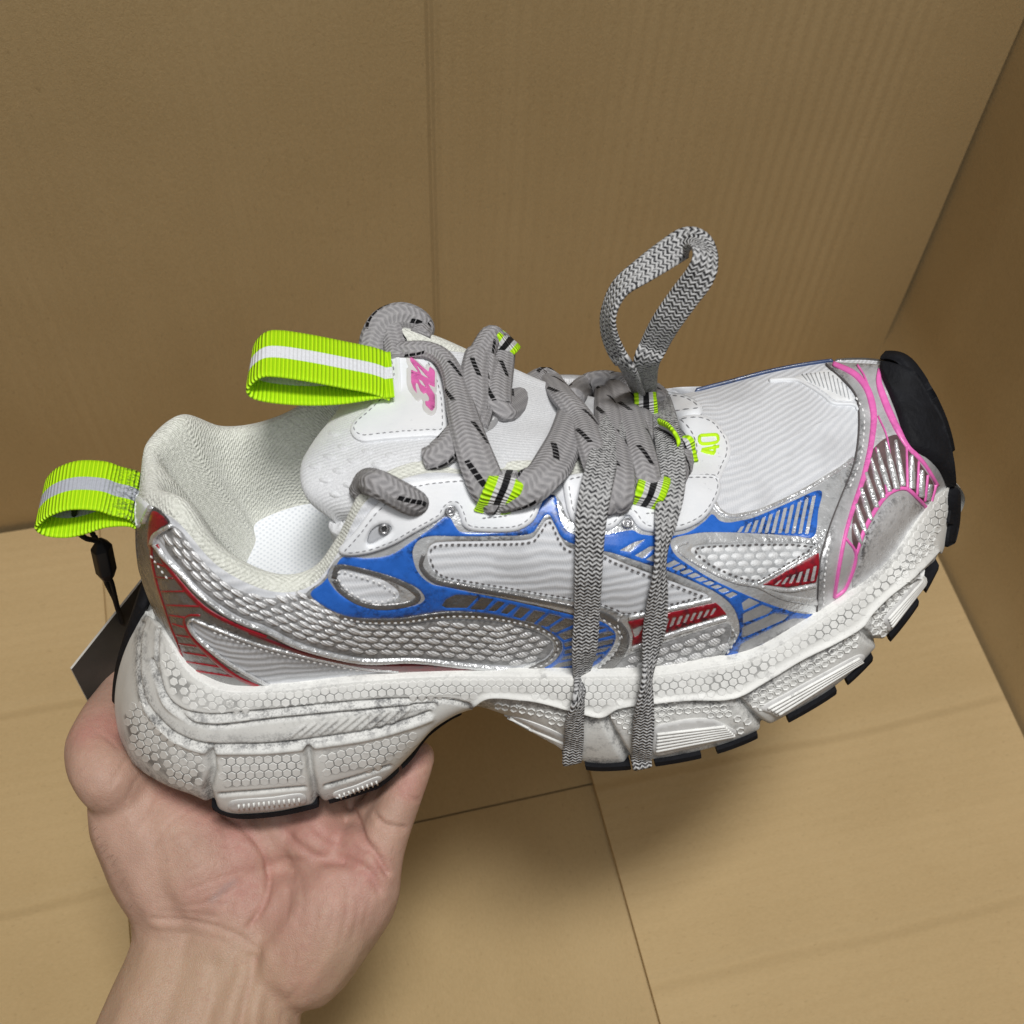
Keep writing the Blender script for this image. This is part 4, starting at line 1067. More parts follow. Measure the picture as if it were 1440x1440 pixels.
def m_tongue():
    t = NT('tongue_spacer_mesh')
    uv = t.sep(t.uv()); fine = t.noise(2400, 2, .6); wob = t.noise(70, 2, .5)
    a = t.math('SINE', t.math('ADD', t.math('MULTIPLY', uv[1], 2*math.pi/1.2), t.math('MULTIPLY', wob, 8)))
    c = t.mix(t.ramp(fine, .3, .7), (.60, .61, .63), (.75, .76, .78))
    c = t.mix(t.ramp(t.noise(40, 3, .6), .5, .75, 0, .25), c, (.42, .43, .46))
    t.bump(t.math('ADD', t.math('MULTIPLY', a, .4), fine), .28, .0006)
    return t.set(c, .85, 0, .2, Sheen_Weight=.2)
TM = m_tongue()
tongue = mesh_obj('tongue', tgrid.reshape(-1, 3), tf, TM, shoe, uv=TUV)
so = tongue.modifiers.new('padding', 'SOLIDIFY'); so.thickness = .0025; so.offset = -1
pads = [(x, y, a, sx, sy) for (x, y, a, sx, sy) in braidfield([(440,640),(470,602),(505,590),(497,622),(520,630),(628,622),(630,640),(560,655),(515,672),(490,705),(462,712),(440,690),(432,665)], 34, 17, [(420,600),(640,640)], 12.5, 6.0, 2)]
cells('tongue_pad', pads, TON, TM, tongue, OVAL, -.0003, .0003, inner=.6, dome=.00055)
# half round silver window of the tongue
panel('tongue_badge', [(668,545),(684,546),(697,556),(703,572),(702,588),(694,602),(678,610),(668,610)], FOILG, tongue, .0009, TON, step=4, bev=3)
stitches('stitching', [[(680,549),(692,558),(697,573),(694,590),(684,601),(672,605)]], THREADS, tongue, TON, .00095, 5, 3, 1.8)
LBL = [(527,491),(545,490),(575,495),(597,503),(613,521),(622,546),(627,572),(626,612),(600,616),(570,618),(535,621),(512,623),(499,617),(494,606),(500,594),(513,582),(528,567),(541,551),(548,533),(546,515),(538,499)]
label_p = panel('tongue_label', LBL, LEATHER, shoe, .0011, TON, step=4, bev=3, base=.0004, label='white leather tongue label with a pink logo')
stitches('stitching', [inset_line(LBL, 6)], THREADG, label_p, TON, .00152, 5.5, 3.4, 1.5, .0002)
L0 = .0015
def zl(p): return [(540+x/9.6, 480+y/9.6) for x, y in p]
halo = [(292,235),(330,225),(420,290),(560,410),(560,365),(590,360),(690,440),(715,470),(715,745),(690,750),(715,800),(718,960),(700,1030),(650,1070),(600,1050),(540,1000),(520,940),(530,870),(505,840),(470,880),(430,850),(330,710),(305,620),(300,420),(330,400),(300,340)]
panel('logo_backing', zl(halo), m_plain('clear_logo_rim', (.62, .61, .60), .35, var=.05), label_p, .0003, TON, step=2.4, base=L0, bev=.8, smooth_poly=False)
pk1 = [(345,270),(360,268),(430,330),(520,410),(602,480),(612,412),(625,410),(675,455),(688,480),(688,690),(600,648),(640,720),(690,800),(690,960),(655,1010),(640,1008),(565,930),(560,880),(600,890),(615,850),(600,810),(570,765),(540,780),(500,745),(480,700),(460,640),(440,625),(430,660),(452,775),(400,710),(370,620),(362,445),(440,480),(460,470),(380,370),(350,325)]
h1 = [(432,378),(455,400),(520,470),(560,520),(622,575),(560,550),(510,520),(480,460)]
h2 = [(470,575),(515,600),(545,650),(575,700),(520,665),(490,625)]
panel('logo', zl(pk1), m_gloss('pink_logo', (.78, .16, .46), .3, .1, .3), label_p, .0004, TON, holes=[zl(h1), zl(h2)], step=1.8, base=L0+.0003, bev=.6, smooth_poly=False)
# ---------------------------------------------------------------- ribbons and laces
def frames_ribbon(C, Wd, w, th, uvs=1000., prof=None):
    """ribbon / oval rope: C centres (n,3), Wd width directions (n,3), w half width, th half thickness"""
    n = len(C); T = np.gradient(C, axis=0); T /= np.linalg.norm(T, axis=1)[:, None]+1e-12
    Wd = Wd-T*(Wd*T).sum(1)[:, None]; Wd /= np.linalg.norm(Wd, axis=1)[:, None]+1e-12
    N = np.cross(T, Wd)
    w = np.broadcast_to(w, n); th = np.broadcast_to(th, n)
    L = np.r_[0, np.cumsum(np.linalg.norm(np.diff(C, axis=0), axis=1))]
    return T, Wd, N, w, th, L
def ribbon(name, C, Wd, w, th, mat, parent, kind=None, label=None, sq=.35, k=16, cap=True):
    T, Wd, N, w, th, L = frames_ribbon(C, Wd, w, th)
    n = len(C); V = []; UV = []
    for i in range(n):
        for j in range(k+1):
            a = 2*math.pi*j/k; ca, sa = math.cos(a), math.sin(a)
            x = math.copysign(abs(ca)**sq, ca) if sq != 1 else ca
            y = math.copysign(abs(sa)**sq, sa) if sq != 1 else sa
            V.append(C[i]+Wd[i]*w[i]*x+N[i]*th[i]*y)
            UV.append((L[i]*1000, x*w[i]*1000 if True else 0))
    F = grid_faces(n, k+1)
    if cap:
        F.append(tuple(range(k))); F.append(tuple((n-1)*(k+1)+j for j in range(k-1, -1, -1)))
    o = mesh_obj(name, V, F, mat, parent, uv=UV, kind=kind, label=label); fix_normals(o); return o
def rope(name, ctrl, mat, parent, surf=None, n=10, wd=None, label=None, twist=None, sq=1.0, k=18):
    """ctrl rows: (px, py, lift_mm | ('Y',Ymm), halfwidth_mm, halfthick_mm)"""
    C = []; Wn = []
    for c in ctrl:
        px, py, l, hw, ht = c[:5]
        if isinstance(l, tuple):
            p = P(px, py, l[1]); nn = -lray(px, py)
        else:
            s = surf
            q, nn = s.hit(px, py); r = lray(px, py); p = q-r*(l*.001)
        C.append(p); Wn.append(nn)
    C = np.array(C); hw = np.array([c[3] for c in ctrl])*.001; ht = np.array([c[4] for c in ctrl])*.001
    A = np.concatenate([C, np.array(Wn), hw[:, None], ht[:, None]], 1)
    S = catmull(A, n)
    C2 = S[:, :3]; nn = S[:, 3:6]; T = np.gradient(C2, axis=0); T /= np.linalg.norm(T, axis=1)[:, None]
    W = np.cross(T, nn); W /= np.linalg.norm(W, axis=1)[:, None]
    if twist is not None:
        tw = np.interp(np.linspace(0, 1, len(C2)), np.linspace(0, 1, len(twist)), twist)
        N = np.cross(T, W); W = W*np.cos(tw)[:, None]+N*np.sin(tw)[:, None]
    T_, Wd, N, w, th, L = frames_ribbon(C2, W, S[:, 6], S[:, 7])
    V = []; UV = []
    for i in range(len(C2)):
        circ = math.pi*(w[i]+th[i])
        for j in range(k+1):
            a = 2*math.pi*j/k; ca, sa = math.cos(a), math.sin(a)
            if sq != 1: ca = math.copysign(abs(ca)**sq, ca); sa = math.copysign(abs(sa)**sq, sa)
            V.append(C2[i]+Wd[i]*w[i]*ca+N[i]*th[i]*sa); UV.append((L[i]*1000, j/k*24))
    F = grid_faces(len(C2), k+1); F.append(tuple(range(k))); F.append(tuple((len(C2)-1)*(k+1)+j for j in range(k-1, -1, -1)))
    o = mesh_obj(name, V, F, mat, parent, uv=UV, label=label); fix_normals(o); return o

def m_rope():
    t = NT('grey_braided_rope')
    uv = t.sep(t.uv())
    a = t.math('MULTIPLY', uv[0], 2*math.pi/1.55); b = t.math('MULTIPLY', uv[1], 2*math.pi/2.4)
    zg = t.math('MULTIPLY', t.math('ABSOLUTE', t.math('SUBTRACT', t.math('FRACT', t.math('MULTIPLY', uv[1], 1/4.8)), .5)), 2.0)
    s1 = t.math('SINE', t.math('ADD', a, t.math('MULTIPLY', zg, 5.2))); s2 = t.math('COSINE', b)
    cell = t.math('ADD', t.math('MULTIPLY', s1, .62), t.math('MULTIPLY', s2, .38))
    n = t.noise(1900, 3, .75)
    c = t.mix(t.ramp(cell, -.8, .8), (.25, .243, .25), (.36, .35, .355))
    c = t.mix(t.ramp(n, .5, .75, 0, .35), c, (.52, .51, .51))
    # black tracer yarns: short diagonal dashes
    tr = t.math('FRACT', t.math('ADD', t.math('MULTIPLY', uv[1], 1/8.), t.math('MULTIPLY', uv[0], 1/26.)))
    on = t.math('LESS_THAN', tr, .17)
    gp = t.math('GREATER_THAN', t.math('SINE', t.math('ADD', t.math('MULTIPLY', uv[0], 2*math.pi/19.), t.math('MULTIPLY', t.math('FLOOR', t.math('ADD', t.math('MULTIPLY', uv[1], 1/8.), t.math('MULTIPLY', uv[0], 1/26.))), 2.1))), .22)
    step = t.math('GREATER_THAN', t.math('SINE', t.math('ADD', a, t.math('MULTIPLY', b, .0))), -.92)
    k = t.math('MULTIPLY', t.math('MULTIPLY', on, gp), step)
    c = t.mix(k, c, (.006, .006, .007))
    t.bump(t.math('ADD', t.math('MULTIPLY', cell, .8), t.math('MULTIPLY', n, .6)), .5, .0006)
    return t.set(c, .85, 0, .2)
def m_flatlace():
    t = NT('black_white_flat_lace')
    uv = t.sep(t.uv())
    v = uv[1]
    zig = t.math('ABSOLUTE', t.math('SUBTRACT', t.math('FRACT', t.math('MULTIPLY', v, .48)), .5))
    row = t.math('SINE', t.math('ADD', t.math('MULTIPLY', uv[0], 2*math.pi/1.4), t.math('MULTIPLY', zig, 8.0)))
    n = t.noise(1000, 2, .8)
    edge = t.math('SINE', t.math('MULTIPLY', v, math.pi))
    f = t.ramp(t.math('ADD', row, t.math('MULTIPLY', t.math('SUBTRACT', n, .5), 6.5)), -1.4, .6)
    c = t.mix(f, (.03, .03, .034), (.54, .54, .54))
    t.bump(t.math('ADD', row, t.math('MULTIPLY', edge, .6)), .6, .0005)
    return t.set(c, .85, 0, .2)
ROPE = m_rope(); FLAT = m_flatlace()
def m_webbing(name, stripe, dirt=.0):
    t = NT(name); uv = t.sep(t.uv())
    ribs = t.math('SINE', t.math('MULTIPLY', uv[0], 2*math.pi/1.15)); n = t.noise(1500, 2, .6)
    s = t.math('LESS_THAN', t.math('ABSOLUTE', t.math('ADD', uv[1], .1)), 2.55)
    lime = t.mix(t.ramp(ribs, -1, 1), (.40, .78, .004), (.60, .98, .012))
    c = t.mix(s, lime, t.mix(t.ramp(n, .3, .7), tuple(x*.9 for x in stripe), stripe))
    if dirt:
        d = t.math('MULTIPLY', t.ramp(t.noise(900, 3, .7), .45, .6), t.ramp(uv[0], 2, 16, dirt, 0))
        c = t.mix(d, c, (.03, .03, .04))
    t.bump(t.math('MULTIPLY', ribs, t.math('SUBTRACT', 1.0, t.math('MULTIPLY', s, .75))), .6, .0007)
    return t.set(c, .55, 0, .35)
WEB1 = m_webbing('lime_webbing_white_stripe', (.80, .82, .86)); WEB2 = m_webbing('lime_webbing_grey_stripe', (.46, .48, .54), .9)
def loop_ribbon(name, ctrl, mat, hw, label, ht=.0007):
    """ctrl: (px,py,Y) centre line of the ribbon; width direction given per point (dx,dy,dz local)"""
    C = np.array([P(*c[:3]) for c in ctrl]); W = np.array([c[3] for c in ctrl], float)
    S = catmull(np.concatenate([C, W], 1), 14)
    return ribbon(name, S[:, :3], S[:, 3:6], hw, ht, mat, shoe, label=label, sq=.45)
wv = (.10, 1, .05)
loop_ribbon('tongue_pull_loop', [(548,530,14,wv),(525,521,14,wv),(486,513,14,wv),(434,503,14,wv),(392,497,14,wv),(371,499,14,wv),(356,512,14,wv),(356,523,14,wv),(370,530,14,wv),(402,535,14,wv),(444,537,14,wv),(486,535,14,wv),(525,529,14,wv),(552,526,14,wv)], WEB1, .0103, 'lime webbing pull loop with white stripe on the tongue')
wv2 = (.06, 1, .10)
loop_ribbon('heel_pull_loop', [(202,712,4,wv2),(188,697,4,wv2),(163,690,4,wv2),(141,683,4,wv2),(105,682,4,wv2),(77,691,4,wv2),(62,704,4,wv2),(61,712,4,wv2),(74,719,4,wv2),(99,721,4,wv2),(122,717,4,wv2),(155,707,4,wv2),(188,706,4,wv2),(204,716,4,wv2)], WEB2, .0098, 'lime webbing pull loop with grey stripe at the heel')

# everything the laces lie on: tongue, upper and eyestays together
_V = np.vstack([GV, tgrid.reshape(-1, 3)]); _F = (up_f+li_f)+[tuple(q+len(GV) for q in f) for f in tf]
TOPS = Surf(_V, _F)
def R(ctrl, label=None, **k): return rope('shoelace', ctrl, ROPE, shoe, TOPS, label=label, **k)
# rear: rope through the last far eyelet and the last near eyelet
R([(524,500,('Y',30),4.2,3.6),(527,478,('Y',35),4.6,3.8),(540,456,('Y',39),4.8,3.8),(563,446,('Y',41),4.6,3.6),(584,451,('Y',41),4.2,3.4),(594,462,('Y',40),3.8,3.2),(590,474,('Y',34),3.4,3)])
R([(548,452,('Y',40),3.2,3),(552,470,('Y',36),4.0,3.2),(556,488,('Y',31),4.0,3.2),(556,506,('Y',25),3.5,3)])
R([(508,690,-4,3.6,3.4),(516,678,4.5,3.8,3.4),(530,680,6.0,3.9,3.5),(552,691,5.0,3.9,3.5),(574,703,4.0,3.9,3.4),(585,709,2.0,3.7,3.0),(588,714,-2,3.6,3)])
# main criss cross
R([(560,494,1,3,2.8),(580,492,3,3.0,2.6),(602,493,4,3.0,2.6),(622,503,5,3.1,2.6),(635,523,6,3.3,2.6),(643,550,6.5,3.9,2.5),(650,580,7,4.5,2.5),(660,615,7,5.0,2.5),(672,650,6,5.4,2.6),(684,680,4.5,5.3,2.8),(694,697,3.2,5.0,3.0),(704,704,3,4.8,2.8)], label='grey rope lace crossing down to the near lime loop')
R([(700,700,2.6,4.6,2.8),(718,694,4,5.0,3.0),(742,686,5,5.2,2.8),(766,668,6,5.6,2.8),(783,643,6,5.5,2.8),(796,612,5,4.9,2.6),(803,588,4,4.6,3.0),(806,570,2,4,2.6)])
R([(662,600,2,3,2.6),(668,575,4,4.0,3.0),(668,550,6,4.4,3.0),(668,525,7,4.4,3.0),(672,502,7,4.2,3.0),(680,484,7,4.0,3.0),(690,474,('Y',33),3.6,2.8),(700,482,('Y',35),3.6,2.8)])
R([(672,600,1,3,2.6),(679,570,3,3.6,2.8),(680,540,5,3.8,2.8),(684,510,6,3.8,2.8),(692,487,6.5,3.6,2.8)])
R([(598,646,1,3.6,2.6),(615,640,2.5,4.2,2.8),(632,626,3,4.4,2.8),(648,606,3.5,4.2,2.8),(660,585,4,4,2.6)])
R([(692,478,('Y',33),3.6,2.8),(706,492,('Y',34),4.0,3.0),(733,510,5,4.4,3.0),(765,535,6,4.5,2.8),(795,562,7,4.7,2.8),(818,592,8,4.8,2.8),(831,625,8,4.6,2.8),(842,660,7,4.5,2.8),(856,695,5,5.0,3.2),(864,712,2.5,4.6,3.0)], label='grey rope lace running from the far lime loop to the second eyestay')
R([(806,560,2,3.6,3),(822,546,4,4.2,3.2),(843,540,6,4.6,3.2),(866,546,7,5.0,3.4),(882,575,8,4.5,2.8),(893,610,8.5,4.6,2.8),(903,645,8,4.6,2.8),(910,675,6,4.4,2.8),(916,694,3.5,4.2,2.6)])
R([(850,552,4,4,3),(856,580,6,4.4,2.8),(860,610,7,4.6,2.8),(866,645,7,5.0,3.0),(868,675,6.5,5.4,3.2),(866,700,5,5.2,3.2),(862,714,2,4.6,3)])
R([(880,552,5,3.6,3),(896,570,6,3.8,3),(902,592,5,3.6,2.8),(904,615,3,3.2,2.6)])
R([(935,600,3,3,2.4),(950,622,4.5,3.6,2.8),(957,645,4.5,3.8,3),(953,668,3,3.8,3),(940,690,2,3.6,2.8)])
R([(835,556,2,3.4,2.6),(868,533,7,4.4,3.2),(892,527,10,4.6,3.4),(912,535,9,4.2,3.2),(922,552,6,3.6,2.8)])
# lime webbing eyelet loops holding the rope
def bandmat():
    t = NT('lime_loop_band'); uv = t.sep(t.uv()); ribs = t.math('SINE', t.math('MULTIPLY', uv[0], 2*math.pi/1.0))
    a = t.math('ABSOLUTE', uv[1])
    c = t.mix(t.ramp(ribs, -1, 1), (.36, .70, .004), (.58, .95, .012))
    c = t.mix(t.math('LESS_THAN', a, 2.3), c, (.62, .62, .62)); c = t.mix(t.math('LESS_THAN', a, .95), c, (.01, .01, .012))
    t.bump(ribs, .6, .0006); return t.set(c, .6, 0, .3)
BAND = bandmat()
def band(ctrl, hw, th=.0007, label='small striped lime eyelet loop round the lace'):
    C = []; W = []
    for (px, py, l, wx, wy) in ctrl:
        if isinstance(l, tuple): p = P(px, py, l[1])
        else: q, nn = TOPS.hit(px, py); p = q-lray(px, py)*(l*.001)
        d = P(px+wx*10, py+wy*10, p[1]*1000)-P(px, py, p[1]*1000); C.append(p); W.append(d/np.linalg.norm(d))
    S = catmull(np.concatenate([np.array(C), np.array(W)], 1), 10)
    return ribbon('eyelet_loop', S[:, :3], S[:, 3:6], hw, th, BAND, shoe, label=label, sq=.5)
band([(690,722,1.5,.95,.2),(695,714,3.5,.95,.2),(701,700,6.8,.96,.15),(709,684,7.5,.97,.08),(714,672,6.0,.98,.02),(717,664,2,.98,0)], .0050, label='small striped lime loop on the near eyestay')
band([(718,477,('Y',37),.82,.57),(713,482,('Y',32),.82,.57),(705,490,('Y',30),.82,.57),(697,499,('Y',31.5),.82,.57),(692,505,('Y',36),.82,.57)], .0042, label='small striped lime loop on the far eyestay')
band([(902,712,1.5,.95,.3),(907,706,4,.95,.3),(914,694,7.5,.96,.2),(920,678,7.5,.97,.1),(923,664,4,.98,0)], .0044, label='small striped lime loop under the long lace')
_y0 = TOPS.hit(905, 575)[0][1]*1000-7
band([(910,592,('Y',_y0+4),.98,.1),(909,582,('Y',_y0),.98,.1),(908,566,('Y',_y0-1),.98,.1),(907,552,('Y',_y0+1),.98,.1)], .0036, label='small striped lime loop below the knot')
_y1 = TOPS.hit(962, 632)[0][1]*1000-6
band([(932,604,('Y',_y1+8),.25,.95),(944,609,('Y',_y1+4),.35,.93),(955,619,('Y',_y1),.6,.8),(962,635,('Y',_y1-1),.85,.5),(965,652,('Y',_y1-3),.97,.2)], .0040, label='small striped lime loop beside the number patch')

# long flat lace: loop above the knot and the two strands wrapped under the sole
def flat(ctrl, label, sq=.5):
    """ctrl: (px,py,depth, hw_mm, angle_deg) ; depth = ('Y',mm) or lift over surfaces; angle turns the band about its run"""
    C = []; Wn = []; hw = []; an = []
    wrapn = [np.array(q, float) for q in ((0, -1, .1), (0, -.7, -.7), (0, 0, -1), (0, 0, -1), (0, 0, -1), (0, .7, -.7), (0, 1, 0), (0, 1, 0))]
    for px, py, l, w, a in ctrl:
        if isinstance(l, tuple): p = P(px, py, l[1])
        elif isinstance(l, np.ndarray): p = l
        else:
            q, nn = ALLS.hit(px, py); p = q-lray(px, py)*(l*.001)
        C.append(p); Wn.append(wrapn.pop(0) if isinstance(l, np.ndarray) else (EYE-p)/np.linalg.norm(EYE-p)); hw.append(w*.001); an.append(math.radians(a))
    Wn = np.array(Wn); Wn /= np.linalg.norm(Wn, axis=1)[:, None]
    A = np.concatenate([np.array(C), Wn, np.array(hw)[:, None], np.array(an)[:, None]], 1); S = catmull(A, 14)
    C2 = S[:, :3]; T = np.gradient(C2, axis=0); T /= np.linalg.norm(T, axis=1)[:, None]
    W = np.cross(T, S[:, 3:6]); W /= np.linalg.norm(W, axis=1)[:, None]; N = np.cross(W, T)
    W = W*np.cos(S[:, 7])[:, None]+N*np.sin(S[:, 7])[:, None]
    return ribbon('long_lace', C2, W, S[:, 6], .0009, FLAT, shoe, label=label, sq=sq)
_V2 = np.vstack([_V, wall2.reshape(-1, 3)]); _F2 = _F+[tuple(q+len(_V) for q in f) for f in SOLE.F]
ALLS = Surf(_V2, _F2)
flat([(908,548,9,3.0,20),(900,540,12,3.2,60),(884,522,('Y',6),3.6,62),(868,497,('Y',5),4.0,58),(857,467,('Y',5),4.0,60),(857,436,('Y',5),4.0,62),(872,405,('Y',6),4.0,52),(905,380,('Y',8),4.1,34),(940,356,('Y',10),4.2,16),(965,341,('Y',10),4.3,16),(984,344,('Y',4),4.2,50),(992,362,('Y',-3),4.1,40),(984,388,('Y',-5),4.1,14),(962,418,('Y',-4),4.1,8),(938,452,('Y',-2),4.1,8),(920,485,('Y',2),4.0,10),(908,518,('Y',5),3.8,14),(902,540,11,3.2,20)], 'loop of the black and white flat lace standing up from the knot')
def undr(px, py, dx=0): 
    p = PX(bot); i = int(np.argmin(np.abs(p[:, 0]-px))); return i
iL = undr(806, 0); iR = undr(903, 0)
def b_(i, off, dz=0): return bot[i]+outn[i]*off+np.array([0, 0, dz])
def wrap(i):
    dn = np.array([0, 0, 1.])
    return [(0, 0, bot[i]+outn[i]*.0014+dn*.0004, 3.1, 0), (0, 0, bot[i]*.98+fb[i]*.02-dn*.0016, 3.1, 0), (0, 0, bot[i]*.9+fb[i]*.1-dn*.0020, 3.1, 0), (0, 0, bot[i]*.7+fb[i]*.3-dn*.0020, 3.1, 0), (0, 0, bot[i]*.3+fb[i]*.7-dn*.0020, 3.1, 0), (0, 0, bot[i]*.02+fb[i]*.98-dn*.0018, 3.1, 0), (0, 0, fb[i]+fo[i]*.002, 3.1, 0), (0, 0, fl[i]+fo[i]*.004, 3.1, 0)]
flat([(900,536,11,3.4,25),(884,556,11,4.0,10),(868,590,11,4.2,0),(852,635,11,4.3,0),(840,680,10,4.3,0),(832,725,8,4.2,0),(829,770,4,3.9,0),(827,820,3,3.8,0),(825,870,3,3.7,4),(822,915,7,3.8,18),(818,950,6.5,3.2,48),(813,985,6,2.9,62),(808,1012,5.0,3.0,30),(807,1034,3.2,3.1,8),(806,1050,2.2,3.1,0)]+wrap(iL), 'left strand of the flat lace wrapped down round the sole')
flat([(908,538,11,3.4,-20),(922,556,10,3.8,-5),(934,590,9,4.0,0),(942,630,8.5,4.1,0),(945,665,8,4.0,4),(942,700,7,3.8,10),(936,735,5,3.4,30),(931,768,4,2.9,58),(928,800,3.4,2.8,62),(925,840,3,3.2,35),(921,880,3,3.4,15),(915,920,6,3.0,45),(910,955,6,2.7,66),(907,985,5,2.9,40),(905,1020,3.4,3.3,10),(903,1050,2.8,3.2,0),(902,1066,2.0,3.2,0)]+wrap(iR), 'right strand of the flat lace wrapped down round the sole')
# ---------------------------------------------------------------- hang tag on the heel loop
A_, B_, D_ = P(101,941,17), P(228,781,50), P(172,1078,15)
tagroot = empty('hang_tag', SMW@Matrix.Translation(Vector(P(169,866,30))))
tag(tagroot, 'dark grey card hang tag on a black cord with seal hanging from the heel loop', 'hang tag')
TO = P(169,866,30)
nrm = np.cross(B_-A_, D_-A_); nrm /= np.linalg.norm(nrm)
if nrm.dot(EYE-A_) < 0: nrm = -nrm
C_ = B_+D_-A_
V = []
for off in (0, -.0009):
    for p in (A_, B_, C_, D_): V.append(p+nrm*off-TO)
V = [v for v in V]
card_m = m_plain('dark_card', (.045, .040, .034), .42, var=.1, bump=.05)
card = mesh_obj('card', V, [(0, 1, 2, 3), (7, 6, 5, 4)], card_m, tagroot, smooth=False)
edge_m = m_plain('pale_card_edge', (.52, .50, .46), .7)
E_ = []; EF = []
ring4 = [A_, B_, C_, D_]; cen = (A_+C_)/2
ins = [p+(cen-p)/np.linalg.norm(cen-p)*.0002 for p in ring4]
for off in (.00002, -.00092):
    for p in ring4: E_.append(p+(p-cen)/np.linalg.norm(p-cen)*.0001+nrm*off-TO)
EF = [(i, (i+1) % 4, 4+(i+1) % 4, 4+i) for i in range(4)]
mesh_obj('card_edge', E_, EF, edge_m, tagroot, smooth=False)
CORD = m_plain('black_cord', (.010, .010, .011), .7, bump=.5, bscale=1500)
def cord(pts, r=.00085):
    S = catmull(np.array([P(*q) for q in pts])-TO, 12); T = np.gradient(S, axis=0); T /= np.linalg.norm(T, axis=1)[:, None]
    ref = np.array([0, 1., .2]); W = np.cross(T, ref); W /= np.linalg.norm(W, axis=1)[:, None]; N = np.cross(T, W)
    k = 8; V = []
    L = np.r_[0, np.cumsum(np.linalg.norm(np.diff(S, axis=0), axis=1))]
    for i in range(len(S)):
        for j in range(k):
            a = 2*math.pi*j/k; rr = r*(1+.12*math.sin(a*2+L[i]*5200)); V.append(S[i]+(W[i]*math.cos(a)+N[i]*math.sin(a))*rr)
    o = mesh_obj('cord', V, grid_faces(len(S), k, True), CORD, tagroot); fix_normals(o); return o
cord([(118,690,10),(108,700,4),(105,716,2),(105,732,3),(110,748,6),(121,757,9),(133,760,12),(141,764,14)])
cord([(118,690,14),(122,715,18),(126,738,17),(130,750,16),(137,760,15),(143,768,15)])
cord([(147,808,15),(150,820,17),(156,832,21),(161,842,25),(165,855,28),(169,866,31.5),(172,876,33)])
cord([(152,808,15),(157,820,17),(160,832,21),(163,845,26),(166,857,29),(170,867,31.5)])
# seal: bevelled hexagonal barrel
a, b = P(140,758,14)-TO, P(152,814,16)-TO
ax = (b-a); Ls = np.linalg.norm(ax); ax /= Ls; w1 = np.cross(ax, nrm); w1 /= np.linalg.norm(w1); w2 = np.cross(ax, w1)
V = []; prof = [(0, .25), (.05, .45), (.20, 1), (.78, 1.0), (.97, .62), (1, .3)]
for t, s in prof:
    for j in range(6): an = math.pi/6+j*math.pi/3; V.append(a+ax*Ls*t+(w1*math.cos(an)*.0037+w2*math.sin(an)*.0030)*s)
F = grid_faces(len(prof), 6, True)+[tuple(range(6)), tuple(len(V)-6+j for j in range(5, -1, -1))]
sl = mesh_obj('seal', V, F, m_plain('black_plastic', (.012, .012, .013), .38, var=.1), tagroot, smooth=False); fix_normals(sl)
bv = sl.modifiers.new('bevel', 'BEVEL'); bv.width = .0004; bv.segments = 2
# ---------------------------------------------------------------- the hand under the heel
handroot_loc = PZ(300, 1330, -40)
hv = []
def chain(pts, sub=6):
    """pts: (px,py,z_mm,r_mm) or ('m',x,y,z,r) in shoe mm; returns sphere list"""
    q = []
    for p in pts:
        if p[0] == 'm': q.append(np.r_[mm(*p[1:4]), p[4]*.001])
        else: q.append(np.r_[PZ(p[0], p[1], p[2]), p[3]*.001])
    return catmull(np.array(q), sub)
S_ = []
# forearm and wrist
S_ += list(chain([(196,1620,-66,27),(214,1520,-60,25),(232,1440,-52,22),(252,1370,-46,19.5),(262,1320,-41,18.5),(258,1270,-34,19)]))
S_ += list(chain([(330,1620,-66,27),(330,1520,-60,25),(336,1440,-54,21),(362,1370,-48,19.5),(396,1320,-43,19),(420,1285,-37,19)]))
S_ += list(chain([(262,1620,-66,29),(272,1520,-60,26),(285,1440,-53,22),(308,1370,-47,20),(330,1320,-41,20),(345,1275,-34,19)]))
# palm body
S_ += list(chain([(335,1290,-38,16),(368,1245,-34,14.5),(395,1205,-27,12),(405,1172,-19,11),('m',-95,-30,-16,10)]))
S_ += list(chain([(425,1345,-42,18),(455,1298,-35,18.5),(476,1258,-30,16.5),(484,1222,-30,12),('m',-68,-45,-21,10.5)]))
S_ += list(chain([(262,1270,-34,18),(300,1230,-27,17),(340,1200,-21,14),('m',-108,-38,-18,10.5),('m',-108,-22,-17,10)]))
# thenar mound and thumb, wrapping the back of the heel
S_ += list(chain([(262,1270,-32,18.5),(236,1225,-24,19.5),(213,1182,-16,18.5),(190,1146,-9,16.4),(178,1112,-1,12.6),('m',-148.5,-20,9,11),('m',-153,-9,11,10.6),('m',-152,5,9,9.6),('m',-149.5,18,5,9),('m',-147,30,3,8.4)]))
S_ += list(chain([(302,1258,-30,18.5),(288,1218,-22,19.5),(262,1180,-15,17),(230,1148,-10,14.5)]))
S_ += list(chain([(335,1240,-29,15),(315,1205,-22,14),(290,1178,-17,12)]))
# little finger, seen right of the heel
S_ += list(chain([(470,1290,-37,17),(505,1256,-30,14),(520,1225,-24,11.2),(532,1195,-19,9.4),(547,1160,-13,8.2),(562,1126,-8,7.4),(576,1095,-5,6.7),(586,1073,-3,6.0),(592,1062,-2,5.2)]))
